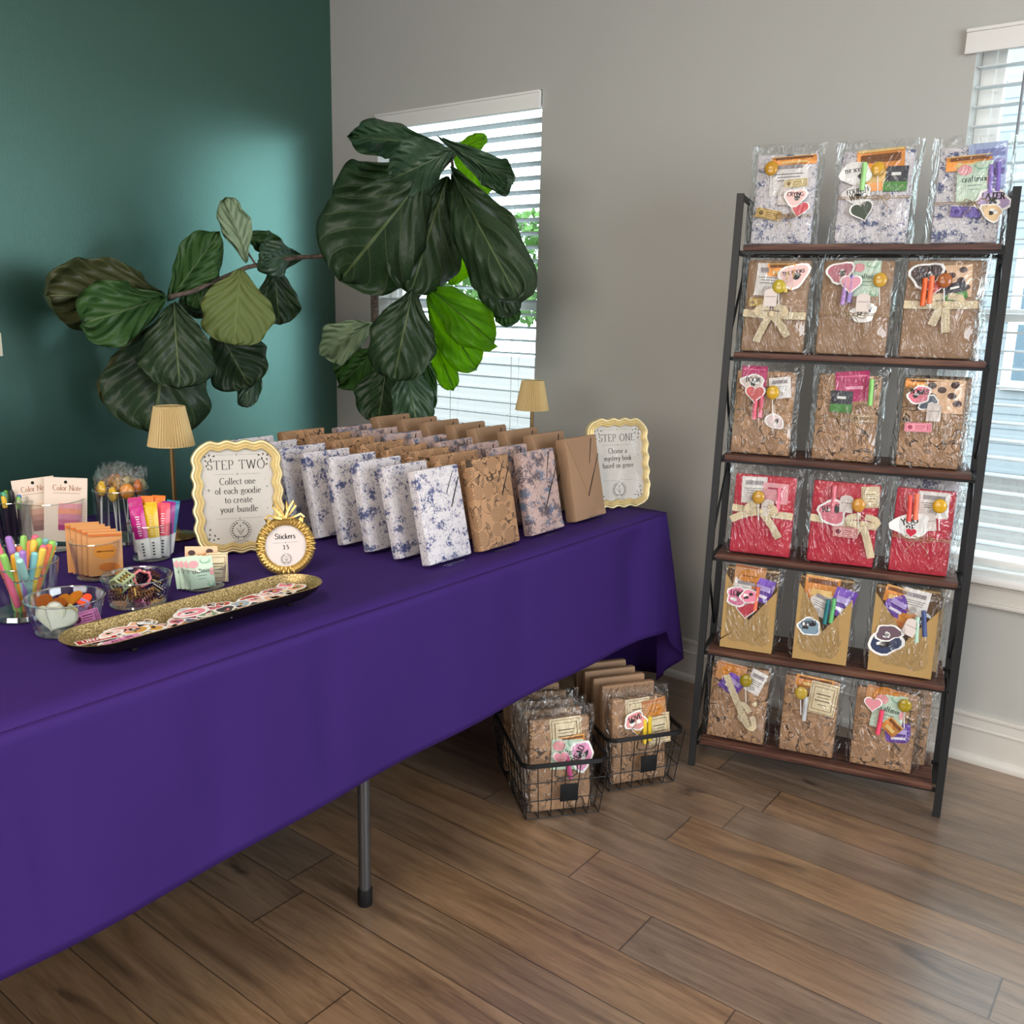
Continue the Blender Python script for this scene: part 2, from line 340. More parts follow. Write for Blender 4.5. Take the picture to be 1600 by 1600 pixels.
# ---------------------------------------------------------------- a small serif stroke alphabet
def _sf(x,y,w=.2): return [(x-w/2,y),(x+w/2,y)]
GL={
'A':(.74,[[(.04,0),(.36,1)],[(.36,1),(.70,0)],[(.15,.35),(.58,.35)],_sf(.05,0),_sf(.68,0)]),
'B':(.62,[[(.1,0),(.1,1)],[(.1,1)]+arc(.3,.76,.2,.24,90,-90)+[(.1,.52)],[(.1,.52)]+arc(.32,.26,.24,.26,90,-90)+[(.1,0)]]),
'C':(.74,[arc(.42,.5,.38,.52,48,312,18)]),
'D':(.8,[[(.1,0),(.1,1)],[(.1,1)]+arc(.3,.5,.42,.5,90,-90,16)+[(.1,0)]]),
'E':(.62,[[(.12,0),(.12,1)],[(.02,1),(.55,1)],[(.02,0),(.58,0)],[(.12,.52),(.44,.52)],[(.55,1),(.55,.88)],[(.58,0),(.58,.13)]]),
'F':(.58,[[(.12,0),(.12,1)],[(.02,1),(.55,1)],[(.12,.52),(.42,.52)],_sf(.12,0),[(.55,1),(.55,.88)]]),
'G':(.8,[arc(.42,.5,.38,.52,48,330,18),[(.75,.42),(.75,.08)],[(.6,.42),(.84,.42)]]),
'H':(.8,[[(.12,0),(.12,1)],[(.68,0),(.68,1)],[(.12,.52),(.68,.52)],_sf(.12,0),_sf(.12,1),_sf(.68,0),_sf(.68,1)]),
'I':(.3,[[(.15,0),(.15,1)],_sf(.15,0),_sf(.15,1)]),
'K':(.72,[[(.12,0),(.12,1)],[(.14,.42),(.58,1)],[(.3,.6),(.64,0)],_sf(.12,0),_sf(.12,1),_sf(.66,0,.14)]),
'L':(.56,[[(.12,0),(.12,1)],[(.02,0),(.52,0)],_sf(.12,1),[(.52,0),(.52,.13)]]),
'M':(.95,[[(.1,0),(.14,1)],[(.14,1),(.46,.08)],[(.46,.08),(.78,1)],[(.78,1),(.84,0)],_sf(.1,0),_sf(.84,0)]),
'N':(.82,[[(.12,0),(.12,1)],[(.12,1),(.70,0)],[(.70,0),(.70,1)],_sf(.12,0),_sf(.7,1),_sf(.06,1,.14)]),
'O':(.86,[arc(.42,.5,.38,.52,0,360,26)]),
'P':(.62,[[(.12,0),(.12,1)],[(.02,1)]+arc(.3,.74,.24,.26,90,-90)+[(.12,.48)],_sf(.12,0)]),
'R':(.7,[[(.12,0),(.12,1)],[(.02,1)]+arc(.3,.76,.22,.24,90,-90)+[(.12,.52)],[(.3,.52),(.64,0)],_sf(.12,0),_sf(.64,0,.14)]),
'S':(.56,[arc(.27,.76,.2,.24,25,262,14)+arc(.27,.26,.23,.26,82,-155,14),[(.46,.98),(.46,.82)],[(.05,.2),(.05,.03)]]),
'T':(.7,[[(.34,0),(.34,1)],[(.02,1),(.66,1)],_sf(.34,0),[(.02,1),(.02,.87)],[(.66,1),(.66,.87)]]),
'U':(.8,[[(.12,1)]+arc(.4,.28,.28,.28,180,360)+[(.68,1)],_sf(.12,1),_sf(.68,1)]),
'V':(.74,[[(.06,1),(.37,0)],[(.37,0),(.68,1)],_sf(.06,1),_sf(.68,1)]),
'W':(1.04,[[(.05,1),(.28,0)],[(.28,0),(.51,.95)],[(.51,.95),(.74,0)],[(.74,0),(.97,1)],_sf(.05,1),_sf(.51,1,.14),_sf(.97,1)]),
'Y':(.7,[[(.04,1),(.35,.5)],[(.66,1),(.35,.5)],[(.35,.5),(.35,0)],_sf(.35,0)]),
'a':(.48,[[(.38,0),(.38,.4)]+arc(.24,.42,.14,.18,0,150,8),arc(.2,.17,.17,.17,80,330,12),[(.2,.34),(.38,.36)],[(.38,.04),(.46,0)]]),
'b':(.52,[[(.1,1),(.1,.04)],arc(.26,.3,.2,.3,150,-150,16),[(.02,.97),(.1,1)]]),
'c':(.44,[arc(.25,.3,.21,.3,50,315,14)]),
'd':(.54,[[(.42,1),(.42,0)],arc(.25,.3,.2,.3,30,330,16),[(.34,.97),(.42,1)],[(.42,.02),(.5,.04)]]),
'e':(.46,[[(.06,.33),(.42,.38)]+arc(.24,.3,.19,.3,15,310,16)]),
'f':(.32,[[(.14,0),(.14,.8)]+arc(.27,.82,.13,.17,180,60,6),[(.03,.6),(.3,.6)],_sf(.14,0)]),
'g':(.5,[arc(.22,.4,.15,.19,0,360,16),[(.33,.54),(.46,.6)],[(.14,.24),(.12,.14),(.36,.06)],arc(.24,-.1,.2,.15,60,-240,16)]),
'h':(.54,[[(.1,0),(.1,1)],[(.1,.42)]+arc(.26,.42,.15,.18,160,0,8)+[(.41,0)],_sf(.1,0,.16),_sf(.42,0,.16),[(.02,.97),(.1,1)]]),
'i':(.25,[[(.12,0),(.12,.58)],_sf(.12,0,.16),[(.05,.55),(.12,.58)],[(.12,.8),(.12,.88)]]),
'k':(.52,[[(.1,0),(.1,1)],[(.1,.25),(.38,.58)],[(.2,.36),(.44,0)],_sf(.1,0,.16),_sf(.46,0,.12)]),
'l':(.25,[[(.12,0),(.12,1)],_sf(.12,0,.18),[(.04,.97),(.12,1)]]),
'm':(.8,[[(.1,0),(.1,.6)],[(.1,.42)]+arc(.24,.42,.13,.17,160,0,8)+[(.38,0)],[(.38,.42)]+arc(.53,.42,.14,.17,160,0,8)+[(.67,0)],_sf(.1,0,.14),_sf(.38,0,.14),_sf(.67,0,.14)]),
'n':(.54,[[(.1,0),(.1,.6)],[(.1,.42)]+arc(.26,.42,.15,.18,160,0,8)+[(.41,0)],_sf(.1,0,.16),_sf(.42,0,.16)]),
'o':(.5,[arc(.25,.3,.21,.3,0,360,20)]),
'p':(.54,[[(.1,.6),(.1,-.35)],arc(.27,.3,.2,.3,150,-150,16),_sf(.1,-.35,.16)]),
'r':(.38,[[(.1,0),(.1,.6)],[(.1,.4),(.2,.56),(.32,.58)],_sf(.1,0,.16)]),
's':(.38,[arc(.19,.45,.13,.14,30,255,8)+arc(.19,.16,.15,.16,80,-150,8)]),
't':(.34,[[(.14,.8),(.14,.1),(.2,.01),(.3,.04)],[(.03,.6),(.28,.6)]]),
'u':(.54,[[(.1,.6),(.1,.18)]+arc(.25,.18,.15,.18,180,350,8),[(.42,.6),(.42,0)]]),
'x':(.5,[[(.06,.58),(.42,0)],[(.42,.58),(.06,0)]]),
'y':(.5,[[(.06,.6),(.26,0)],[(.44,.6),(.26,0),(.16,-.3),(.04,-.3)],_sf(.06,.6,.16),_sf(.44,.6,.14)]),
'3':(.5,[arc(.22,.72,.18,.2,140,-90,12),arc(.22,.26,.2,.26,90,-140,12)]),
'5':(.5,[[(.4,.95),(.12,.95),(.1,.5)],arc(.22,.3,.2,.27,110,-140,14)]),
'&':(.8,[[(.7,.05),(.2,.7)]+arc(.3,.82,.12,.17,190,-30,10)+[(.15,.4)]+arc(.28,.22,.2,.22,150,300,8)+[(.62,.42)]]),
'.':(.22,[[(.1,0),(.1,.06)]]),' ':(.32,[]),'-':(.36,[[(.05,.3),(.3,.3)]]),"'":(.15,[[(.08,1),(.06,.82)]]),
}
def text(mb,s,cx,z,size,m,y=-.0006,sp=.06,wt=.085,thin=.035,align='c',rot=0.):
    """strokes as thin raised bars in the x-z plane, centred on cx, baseline z"""
    tot=sum(GL[c][0]+sp for c in s)*size; x=-tot/2 if align=='c' else 0
    ca,sa=math.cos(rot),math.sin(rot); t=.0003
    for ch in s:
        wdt,strokes=GL[ch]
        for st in strokes:
            P=[Vector(((x+p[0]*size),(p[1]*size))) for p in st]
            if len(P)<2: continue
            L=[];Rr=[]
            for i,p in enumerate(P):
                d=(P[min(i+1,len(P)-1)]-P[max(i-1,0)]); d=d.normalized() if d.length>1e-9 else Vector((1,0))
                hw=(thin+(wt-thin)*abs(d.y)**1.3)*size/2; nn=Vector((-d.y,d.x))*hw
                L.append(p+nn); Rr.append(p-nn)
            k=len(P); vs=[]
            for q in L+Rr: vs.append((cx+q.x*ca-q.y*sa,y,z+q.x*sa+q.y*ca))
            mb.add(vs,[(i,i+1,k+i+1,k+i) for i in range(k-1)],m)
        x+=(wdt+sp)*size
    return mb
# ================================================================ ROOM
RX,RY,RZ=6.2,-6.8,3.0
struct(MB().box((RX/2,RY/2,-.03),(RX+.4,-RY+.4,.06),FLOOR).build('floor',smooth=False))
struct(MB().box((RX/2,RY/2,RZ+.05),(RX+.4,-RY+.4,.1),M('E6E2DA',.8,0,.2,'ceiling_paint')).build('ceiling',smooth=False))
struct(MB().box((-.06,RY/2,RZ/2),(.12,-RY+.28,RZ),GREEN).build('wall_left',smooth=False))
W1=(.30,1.205,.58,2.215); W2=(2.745,3.65,.62,2.20); WT=.14
b=MB()
def wseg(x0,x1,z0,z1): b.box(((x0+x1)/2,WT/2,(z0+z1)/2),(x1-x0,WT,z1-z0),GRAYWALL)
wseg(0,W1[0],0,RZ); wseg(W1[1],W2[0],0,RZ); wseg(W2[1],RX,0,RZ)
for W in (W1,W2): wseg(W[0],W[1],0,W[2]); wseg(W[0],W[1],W[3],RZ)
struct(b.build('wall_back',smooth=False))
struct(MB().box((RX+.06,RY/2,RZ/2),(.12,-RY+.28,RZ),GRAYWALL).build('wall_right',smooth=False))
struct(MB().box((RX/2,RY-.06,RZ/2),(RX,.12,RZ),GRAYWALL).build('wall_front',smooth=False))
prof=[(0,.163),(.013,.163),(.015,.156),(.013,.149),(.009,.147),(.010,.142),(.010,.119),(.014,.116),(.014,.112),(.009,.110),(.009,.028),(.016,.026),(.022,.018),(.024,.008),(.024,0),(0,0)]
def baseb(name,p0,p1):
    # profile: a = outward from the wall, b = height
    mb=MB(); mb.sweep([p0,p1],[(a,h) for a,h in prof],TRIMP); return struct(mb.build(name))
baseb('baseboard_back',(0,0,0),(RX,0,0)); 
baseb('baseboard_left',(0,RY,0),(0,0,0))
def window(n,W,rail):
    x0,x1,z0,z1=W; cx=(x0+x1)/2
    root=bpy.data.objects.new('window_%d'%n,None); COL.objects.link(root); struct(root)
    f=MB(); y=.105
    for xx in (x0+.02,x1-.02): f.box((xx,y,(z0+z1)/2),(.04,.05,z1-z0),WHITE,.004)
    for zz in (z0+.02,z1-.02): f.box((cx,y,zz),(x1-x0,.05,.04),WHITE,.004)
    f.box((cx,y-.005,rail),(x1-x0-.07,.04,.038),WHITE,.004)
    for xx in (x0+.052,x1-.052): f.box((xx,y,(z0+z1)/2),(.025,.03,z1-z0-.08),WHITE,.003)
    f.build('window_frame',root)
    MB().box((cx,.112,(z0+z1)/2),(x1-x0-.07,.004,z1-z0-.07),PANE).build('glass_pane',root,smooth=False)
    s=MB(); s.box((cx,.045,z0-.010),(x1-x0,.13,.024),WHITE,.003); s.box((cx,-.022,z0-.012),(x1-x0+.12,.05,.026),WHITE,.008)
    s.build('window_sill',root)
    a=MB(); a.box((cx,-.007,z0-.06),(x1-x0+.07,.014,.075),TRIMP,.003); a.box((cx,-.012,z0-.093),(x1-x0+.09,.024,.014),TRIMP,.005); a.box((cx,-.010,z0-.038),(x1-x0+.08,.016,.008),TRIMP,.003)
    a.build('window_apron',root)
window(1,W1,1.40); window(2,W2,1.40)
SLAT=M('D4DADC',.5,0,.4,'white_faux_wood_slat')
def blind(label,W,wandx,tilt,vx0,vx1,cord=True):
    x0,x1,z0,z1=W; cx=(x0+x1)/2
    t=thing('window_blind',label,'blind',(cx,0,z0),group='white slatted blinds in the two windows')
    h=z1-z0; wd=x1-x0-.012
    v=MB(); v.box(((vx0+vx1)/2-cx,-.008,h-.036),(vx1-vx0,.014,.066),WHITE,.003); v.box(((vx0+vx1)/2-cx,-.017,h-.008),(vx1-vx0,.010,.010),WHITE,.003)
    v.box(((vx0+vx1)/2-cx,-.014,h-.066),(vx1-vx0,.008,.008),WHITE,.003)
    v.build('valance',t)
    s=MB(); n=int((h-.12)/.0535)
    for i in range(n):
        z=h-.10-i*.0535; s.T=Matrix.Translation((0,.038,z))@Matrix.Rotation(R_(tilt),4,'X')
        s.grid(lambda u,q:(-wd/2+u*wd,-.025+.05*q,.0018*math.sin(PI*q)),1,4,SLAT)
        s.grid(lambda u,q:(-wd/2+u*wd,-.025+.05*q,-.0028+.0018*math.sin(PI*q)),1,4,SLAT)
        s.box((0,-.025,-.0014),(wd,.0006,.0028),SLAT); s.box((0,.025,-.0014),(wd,.0006,.0028),SLAT)
    s.build('slats',t)
    zb=h-.10-n*.0535
    MB().box((0,.038,zb),(wd,.05,.016),WHITE,.004).build('bottom_rail',t)
    c=MB()
    for xx in (-wd*.36,-wd*.02,wd*.36):
        for yy in (.012,.064): c.box((xx,yy,(h+zb)/2-.02),(.0022,.0012,h-zb-.04),WHITE)
    c.build('ladder_cord',t)
    if wandx is not None:
        MB().tube([(wandx-cx,.004,h-.07),(wandx-cx+.004,-.004,h-.75)],.0045,M('8E9398',.3,0,.5,'clear_gray_wand')).build('tilt_wand',t)
    if cord:
        zz=-.02+.0
        MB().tube([(x0-cx+.13,.006,h-.1),(x0-cx+.132,.003,.12),(x0-cx+.12,0,.05),(x0-cx+.10,-.02,.006),(x0-cx+.14,-.03,.004),(x0-cx+.19,-.03,.004),(x0-cx+.20,-.02,.004),(x0-cx+.16,-.015,.004),(x0-cx+.09,-.02,.004)],.0014,WHITE,6).build('pull_cord',t)
blind('white slatted blind in the window behind the large leafy plant',W1,None,-10,W1[0]+.003,W1[1]-.003,False)
blind('white slatted blind in the window at the right behind the black rack',W2,2.876,3,W2[0]-.03,W2[1]+.03)
# ---- outside, beyond the two windows
GRASS=M('6E7F4A',.9,0,.1,'lawn'); 
MB;struct(MB().box((2,12.2,-.35),(40,24,.1),M('6E6863',.9,0,.1,'pale_concrete_drive')).build('ground',smooth=False))
def m_siding():
    g=G('white_lap_siding'); c=obj_co(g); z=g.n('SeparateXYZ',2,Vector=c)
    l=g.m('LESS_THAN',g.m('FRACT',g.m('MULTIPLY',z,6.)),.10)
    return g.end(g.pbr(g.mix(l,lin('8C9092'),lin('6A7074')),.7))
SID=m_siding()
hs=thing('neighbour_house','white sided house with gray windows seen through the right blind','house',(.1,8.4,-.3))
MB().box((0,2,2.9),(5.2,4,5.8),SID).build('wall',hs,smooth=False)
for wx in (-1.6,.2,1.9):
    for wz in (1.7,4.2):
        f=MB(); f.box((wx,-.03,wz),(.95,.08,1.5),WHITE,.01); o=f.build('window',hs)
        MB().box((wx,-.08,wz+.34),(.74,.03,.6),M('5E6E78',.2,0,.6,'gray_blue_pane')).box((wx,-.08,wz-.34),(.74,.03,.6),M('5E6E78',.2,0,.6,'gray_blue_pane')).build('pane',o,smooth=False)
MB().prism([(-2.9,5.8),(2.9,5.8),(0,7.6)],-.3,4.3,M('6E6A68',.8,0,.2,'roof_shingle')).build('roof',hs,smooth=False)
rnd=random.Random(4)
def bush(label,c,r,n,col,seed,trunk=True):
    q=random.Random(seed); t=thing('tree' if trunk else 'shrub',label,'tree' if trunk else 'shrub',(c[0],c[1],-.3),group=None)
    f=MB(); m1=M(col,.7,0,.3,'foliage_'+col); 
    for _ in range(n):
        a=q.uniform(0,2*PI); b_=math.acos(q.uniform(-1,1)); rr=q.uniform(.45,1)**.5
        p=Vector((r[0]*rr*math.sin(b_)*math.cos(a),r[1]*rr*math.sin(b_)*math.sin(a),c[2]+.3+r[2]*rr*math.cos(b_)))
        s=q.uniform(.03,.075); u=Vector((q.gauss(0,1),q.gauss(0,1),q.gauss(0,1))).normalized()*s; v=u.cross(Vector((q.gauss(0,1),q.gauss(0,1),q.gauss(0,1)))).normalized()*s*.55
        f.add([p-u,p-v,p+u,p+v],[(0,1,2,3)],m1)
    f.build('foliage',t,smooth=False)
    if trunk: MB().tube([(0,0,0),(.1,.05,c[2]*.6),(0,0,c[2]+.3)],.12,M('5A4A3A',.9,0,.1,'bark')).build('trunk',t)
bush('green tree outside the window behind the large leafy plant',(-1.35,3.9,1.75),(1.7,.8,.5),3200,'567A3A',1)
bush('green tree outside the right window beyond the house wall',(4.9,7.4,3.3),(2.0,1.0,2.6),12000,'6C8A68',2)

# ================================================================ TABLE AND CLOTH
TZ=.755
t=thing('folding_table','white topped folding table with gray steel legs, hidden under the purple cloth','table',(1.47,-2.33,0))
MB().box((0,0,TZ-.028),(1.2,3.68,.04),M('D8D8D4',.5,0,.4,'blow_moulded_plastic'),.01).build('tabletop',t)
for i,(lx,ly) in enumerate(((2.021,-1.737),(1.02,-1.737),(2.021,-3.3),(1.02,-3.3),(1.25,-.62),(1.02,-.62))):
    q=MB().tube([(lx-1.47,ly+2.33,.008),(lx-1.47,ly+2.33,TZ-.05)],.0145,STEEL,14).build('leg',t)
    MB().lathe([(0,0),(.017,0),(.0175,.004),(.0175,.04),(.016,.043)],BLK,14,(lx-1.47,ly+2.33,0)).build('foot_cap',q)
# cloth
def cloth():
    XF,YE,XB,YB,CR_=2.095,-.47,.86,-4.2,.035
    mb=MB()
    # perimeter: back-left -> end edge -> corner -> front edge (towards the camera)
    per=[]
    n1=60
    for i in range(n1+1):
        x=XB+(XF-CR_-XB)*i/n1; per.append((Vector((x,YE)),Vector((0,1)),'e',i/n1))
    for i in range(1,12):
        a=R_(90-90*i/12); per.append((Vector((XF-CR_+CR_*math.cos(a),YE-CR_+CR_*math.sin(a))),Vector((math.cos(a),math.sin(a))),'c',i/12))
    n2=190
    for i in range(n2+1):
        y=YE-CR_+(YB-YE+CR_)*i/n2; per.append((Vector((XF,y)),Vector((1,0)),'f',i/n2))
    K=26; cols=[]
    for p,d,kind,s in per:
        col=[]
        if kind=='f': drop=.372+.008*math.sin(p.y*1.3)+(.02*math.exp(-((p.y+.5)/.12)**2)); fl=.022
        elif kind=='c': drop=.62+(.385-.62)*s; fl=.03
        else: drop=.62+.02*math.sin(p.x*5); fl=.05
        y=p.y
        flare=0
        if kind=='c': flare=.06*math.exp(-((s-.5)/.2)**2)
        if kind=='e': flare=.06*math.exp(-((1-s)/.10)**2)
        for k in range(K+1):
            h=k/K
            if h<.06:   # rolled edge
                a=h/.06*PI/2; off=.012*math.sin(a); z=TZ+.002-.012*(1-math.cos(a))
            else:
                hh=(h-.06)/.94
                z=TZ-.010-(drop-.012)*hh
                wv=0
                if kind=='f':
                    wv=.007*math.sin(y*5.1+1.2*math.sin(y*2.3))*hh**1.2+.0035*math.sin(y*13+2*hh)*hh
                    for yc,am,wd in ((-2.50,.006,.012),(-2.18,.013,.06),(-1.93,.010,.035),(-1.28,.010,.07),(-.72,.022,.07),(-3.0,.012,.07)):
                        wv-=am*math.exp(-((y-yc-.02*hh)/wd)**2)*math.sin(PI*min(1,hh*1.02))**.7
                if kind=='e': wv=.02*math.sin(p.x*14)*hh
                off=.012+fl*hh+flare*hh**.9+wv
            q=p+d*off; zz=z
            col.append((q.x,q.y,zz))
        cols.append(col)
    vs=[v for c in cols for v in c]; n=len(cols)
    fs=[(i*(K+1)+k,(i+1)*(K+1)+k,(i+1)*(K+1)+k+1,i*(K+1)+k+1) for i in range(n-1) for k in range(K)]
    mb.add(vs,fs,CLOTH)
    # top sheet with the faintest waves
    def top(u,v):
        x=XB+(XF-XB)*u; y=YB+(YE-YB)*v
        return (x,y,TZ+.002+.0008*math.sin(x*9+y*4))
    mb.grid(top,20,60,CLOTH)
    # back drop
    mb.grid(lambda u,v:(XB-.01-.02*v,YB+(YE-YB)*u,TZ+.002-.38*v),40,6,CLOTH)
    o=mb.build('tablecloth',ang=75)
    md=o.modifiers.new('t','SOLIDIFY'); md.thickness=.0012; md.offset=-1
    tag(o,'deep purple cloth draped over the long folding table','tablecloth')
cloth()
tag(MB().box((.004,-1.575,1.22),(.008,.03,.082),M('E9E2CF',.4,0,.4,'cream_plastic'),.003).build('light_switch_plate'),'cream plate fixed to the green wall at the far left edge','switch plate')
# ================================================================ WRAPPED BOOKS ON THE TABLE
CT=TZ+.0035      # top of the cloth
def rrect(w,h,r,n=4,cx=0,cy=0):
    o=[]
    for (sx,sy,a0) in ((1,1,0),(-1,1,90),(-1,-1,180),(1,-1,270)):
        o+=[(cx+sx*(w/2-r)+r*math.cos(R_(a0+90*i/n)),cy+sy*(h/2-r)+r*math.sin(R_(a0+90*i/n))) for i in range(n+1)]
    return o
def wrapped_book(w,h,d,mat,kind,label,cat,loc,rot,group,name='wrapped_book',seed=0):
    q=random.Random(seed); t=thing(name,label,cat,loc,rot,group)
    b=MB(); b.box((0,d/2,h/2),(w,d,h),mat,.005); b.build('paper_wrap',t)
    f=MB(); y=-.0016
    if kind=='vee':      # pointed closing flap folded over the front, right half tucked under a slit
        f.prism([(-w*.49,h*.985),(w*.49,h*.985),(w*.19,h*.60)],y,0,mat)
        f.build('closing_flap',t)
        g_=MB(); g_.T=Matrix.Translation((0,-.0012,0))@Matrix.Rotation(R_(2.0),4,'Z')
        g_.prism([(w*.13,h*.70),(w*.36,h*.93),(w*.40,h*.90),(w*.20,h*.58)],y-.0005,-.0003,mat); g_.build('tucked_corner',t)
        s=MB(); s.prism([(w*.12,h*.70),(w*.35,h*.935),(w*.335,h*.935),(w*.105,h*.70)],-.0021,-.0002,INK)  # dark strips in the ink material, painted in as shadow along the paper slits
        s.prism([(w*.20,h*.575),(w*.455,h*.86),(w*.465,h*.86),(w*.195,h*.55)],-.0021,-.0002,INK); s.build('slit_shadow_strip',t)
    if kind=='slit':
        f.prism([(-w*.49,h*.985),(w*.49,h*.985),(w*.47,h*.74),(-w*.02,h*.30)],y,0,mat); f.build('closing_flap',t)
        s=MB(); s.prism([(w*.30,h*.96),(w*.325,h*.96),(w*.16,h*.66),(w*.15,h*.66)],-.0024,-.0002,INK)  # shadow of the open slits drawn as dark ink strips
        s.prism([(w*.47,h*.76),(w*.482,h*.75),(w*.0,h*.27),(-w*.005,h*.275)],-.0024,-.0002,INK); s.build('slit_shadow_strip',t)
        k=MB(); k.prism([(w*.16,0.002),(w*.49,0.002),(w*.49,h*.075),(w*.19,h*.085)],y,0,mat); k.build('bottom_tab',t)
    return t
TILT=-13.5
BZ=CT+.0095
ordn=['','second ','third ','fourth ','fifth ','sixth ','seventh ','eighth ','ninth ']
def easel(loc,label,w=.07):
    t=thing('display_easel',label,'easel',loc,(0,0,R_(90)),'clear easels under the wrapped books')
    e=MB()
    for sx in (-w/2,w/2): e.sweep([(sx,-.016,.021),(sx,-.014,.002),(sx,.062,.002),(sx,.062+.03,.11)],[(-.0012,-.0012),(.0012,-.0012),(.0012,.0012),(-.0012,.0012)],ACRY)
    e.box((0,-.015,.019),(w,.0022,.004),ACRY); e.box((0,-.013,.003),(w,.002,.004),ACRY); e.box((0,.0,.0012),(w,.003,.0022),ACRY); e.box((0,.062,.0012),(w,.003,.0022),ACRY)
    e.build('bent_wire',t); return t
rows=[('blue toile',TOILE,'vee',-1.397,.158,.234,.028,[1.985,1.887,1.787,1.688,1.585,1.475,1.365,1.255],'blue and white toile paper wrapped books in their row',13),
      ('black floral kraft',FLORAL,'vee',-1.207,.164,.240,.030,[1.995,1.885,1.79,1.70,1.605,1.49,1.375,1.25],'floral kraft paper wrapped books in their row',12),
      ('mauve toile',PLUM,'slit',-.985,.156,.234,.030,[1.990,1.885,1.79,1.69,1.585,1.47,1.355,1.24],'mauve toile paper wrapped books in their row',12),
      ('plain brown kraft',KRAFT,'slit',-.752,.166,.250,.038,[1.985,1.862,1.752,1.640,1.535,1.43,1.325,1.205],'plain kraft paper wrapped books in their row',12)]
q=random.Random(7)
place={'blue toile':'in the left row','black floral kraft':'in the second row','mauve toile':'in the third row','plain brown kraft':'in the right row'}
for nm,mat,kind,yc,w,h,d,xs,grp,tl in rows:
    for i,x in enumerate(xs):
        lab=('frontmost ' if i==0 else ('rearmost ' if i==len(xs)-1 else ordn[i]))+nm+' wrapped book '+('' if i in(0,len(xs)-1) else 'from the front ')+place[nm]
        dy=q.uniform(-.006,.006) if i else 0
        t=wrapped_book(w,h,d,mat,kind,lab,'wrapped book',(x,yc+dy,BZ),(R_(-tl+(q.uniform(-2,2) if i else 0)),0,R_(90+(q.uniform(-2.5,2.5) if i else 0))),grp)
        if i==0 or (nm=='blue toile' and i<6):
            easel((x,yc+dy,CT),'clear easel under the '+('frontmost ' if i==0 else ordn[i])+nm+' wrapped book'+('' if i==0 else ' from the front'))
# ================================================================ GOLD TABLE LAMPS
def lamp(label,x,y,h,seed=0):
    t=thing('table_lamp',label,'lamp',(x,y,CT),(0,0,0),'slim gold table lamps with pleated shades')
    MB().lathe([(0,0),(.052,0),(.054,.003),(.052,.008),(.016,.012),(.009,.018),(.0075,.024),(0,.024)],BRASS,36).build('base',t)
    MB().lathe([(0,.02),(.0062,.02),(.0062,h-.06),(0,h-.06)],BRASS,16).build('pole',t)
    n=48; r0,r1,H=.0575,.0375,.104; s=MB(); zt=h
    vs=[];fs=[]
    for i in range(n*2):
        a=PI*i/n; k=.0032 if i%2 else -.0012
        vs+=[((r0+k)*math.cos(a),(r0+k)*math.sin(a),zt-H),((r1+k*.7)*math.cos(a),(r1+k*.7)*math.sin(a),zt)]
    N2=n*2
    for i in range(N2): fs.append((2*i,2*((i+1)%N2),2*((i+1)%N2)+1,2*i+1))
    g=G('pleated_cream_gold_fabric'); p=g.pbr('E2C992',.6,.15,.3); tr=g.n('BsdfTranslucent',Color=lin('E8C88A')); mat=g.end(g.n('MixShader',i0=.3,i1=p,i2=tr))
    s.add(vs,fs,mat); o=s.build('lamp_shade',t,smooth=False)
    md=o.modifiers.new('t','SOLIDIFY'); md.thickness=.0012
    for rr_,zz_ in ((r1,zt-.001),(r0,zt-H+.001)): MB().tube([(rr_*math.cos(a),rr_*math.sin(a),zz_) for a in [2*PI*k/32 for k in range(32)]],.0013,GOLD,6,True).build('shade_rim',t)
    MB().lathe([(0,h-.06),(.02,h-.06),(.02,h-.05),(.012,h-.02),(0,h-.018)],M('F4F0E4',.4,0,.4,'white_lamp_head'),16).build('lamp_head',t)
p=at(262,852,z=CT)
lamp('gold table lamp with a pleated shade standing behind the STEP TWO sign',1.262,-1.702,.355)
lamp('gold table lamp with a pleated shade before the blind, behind the brown kraft books',1.52,-.44,.382)
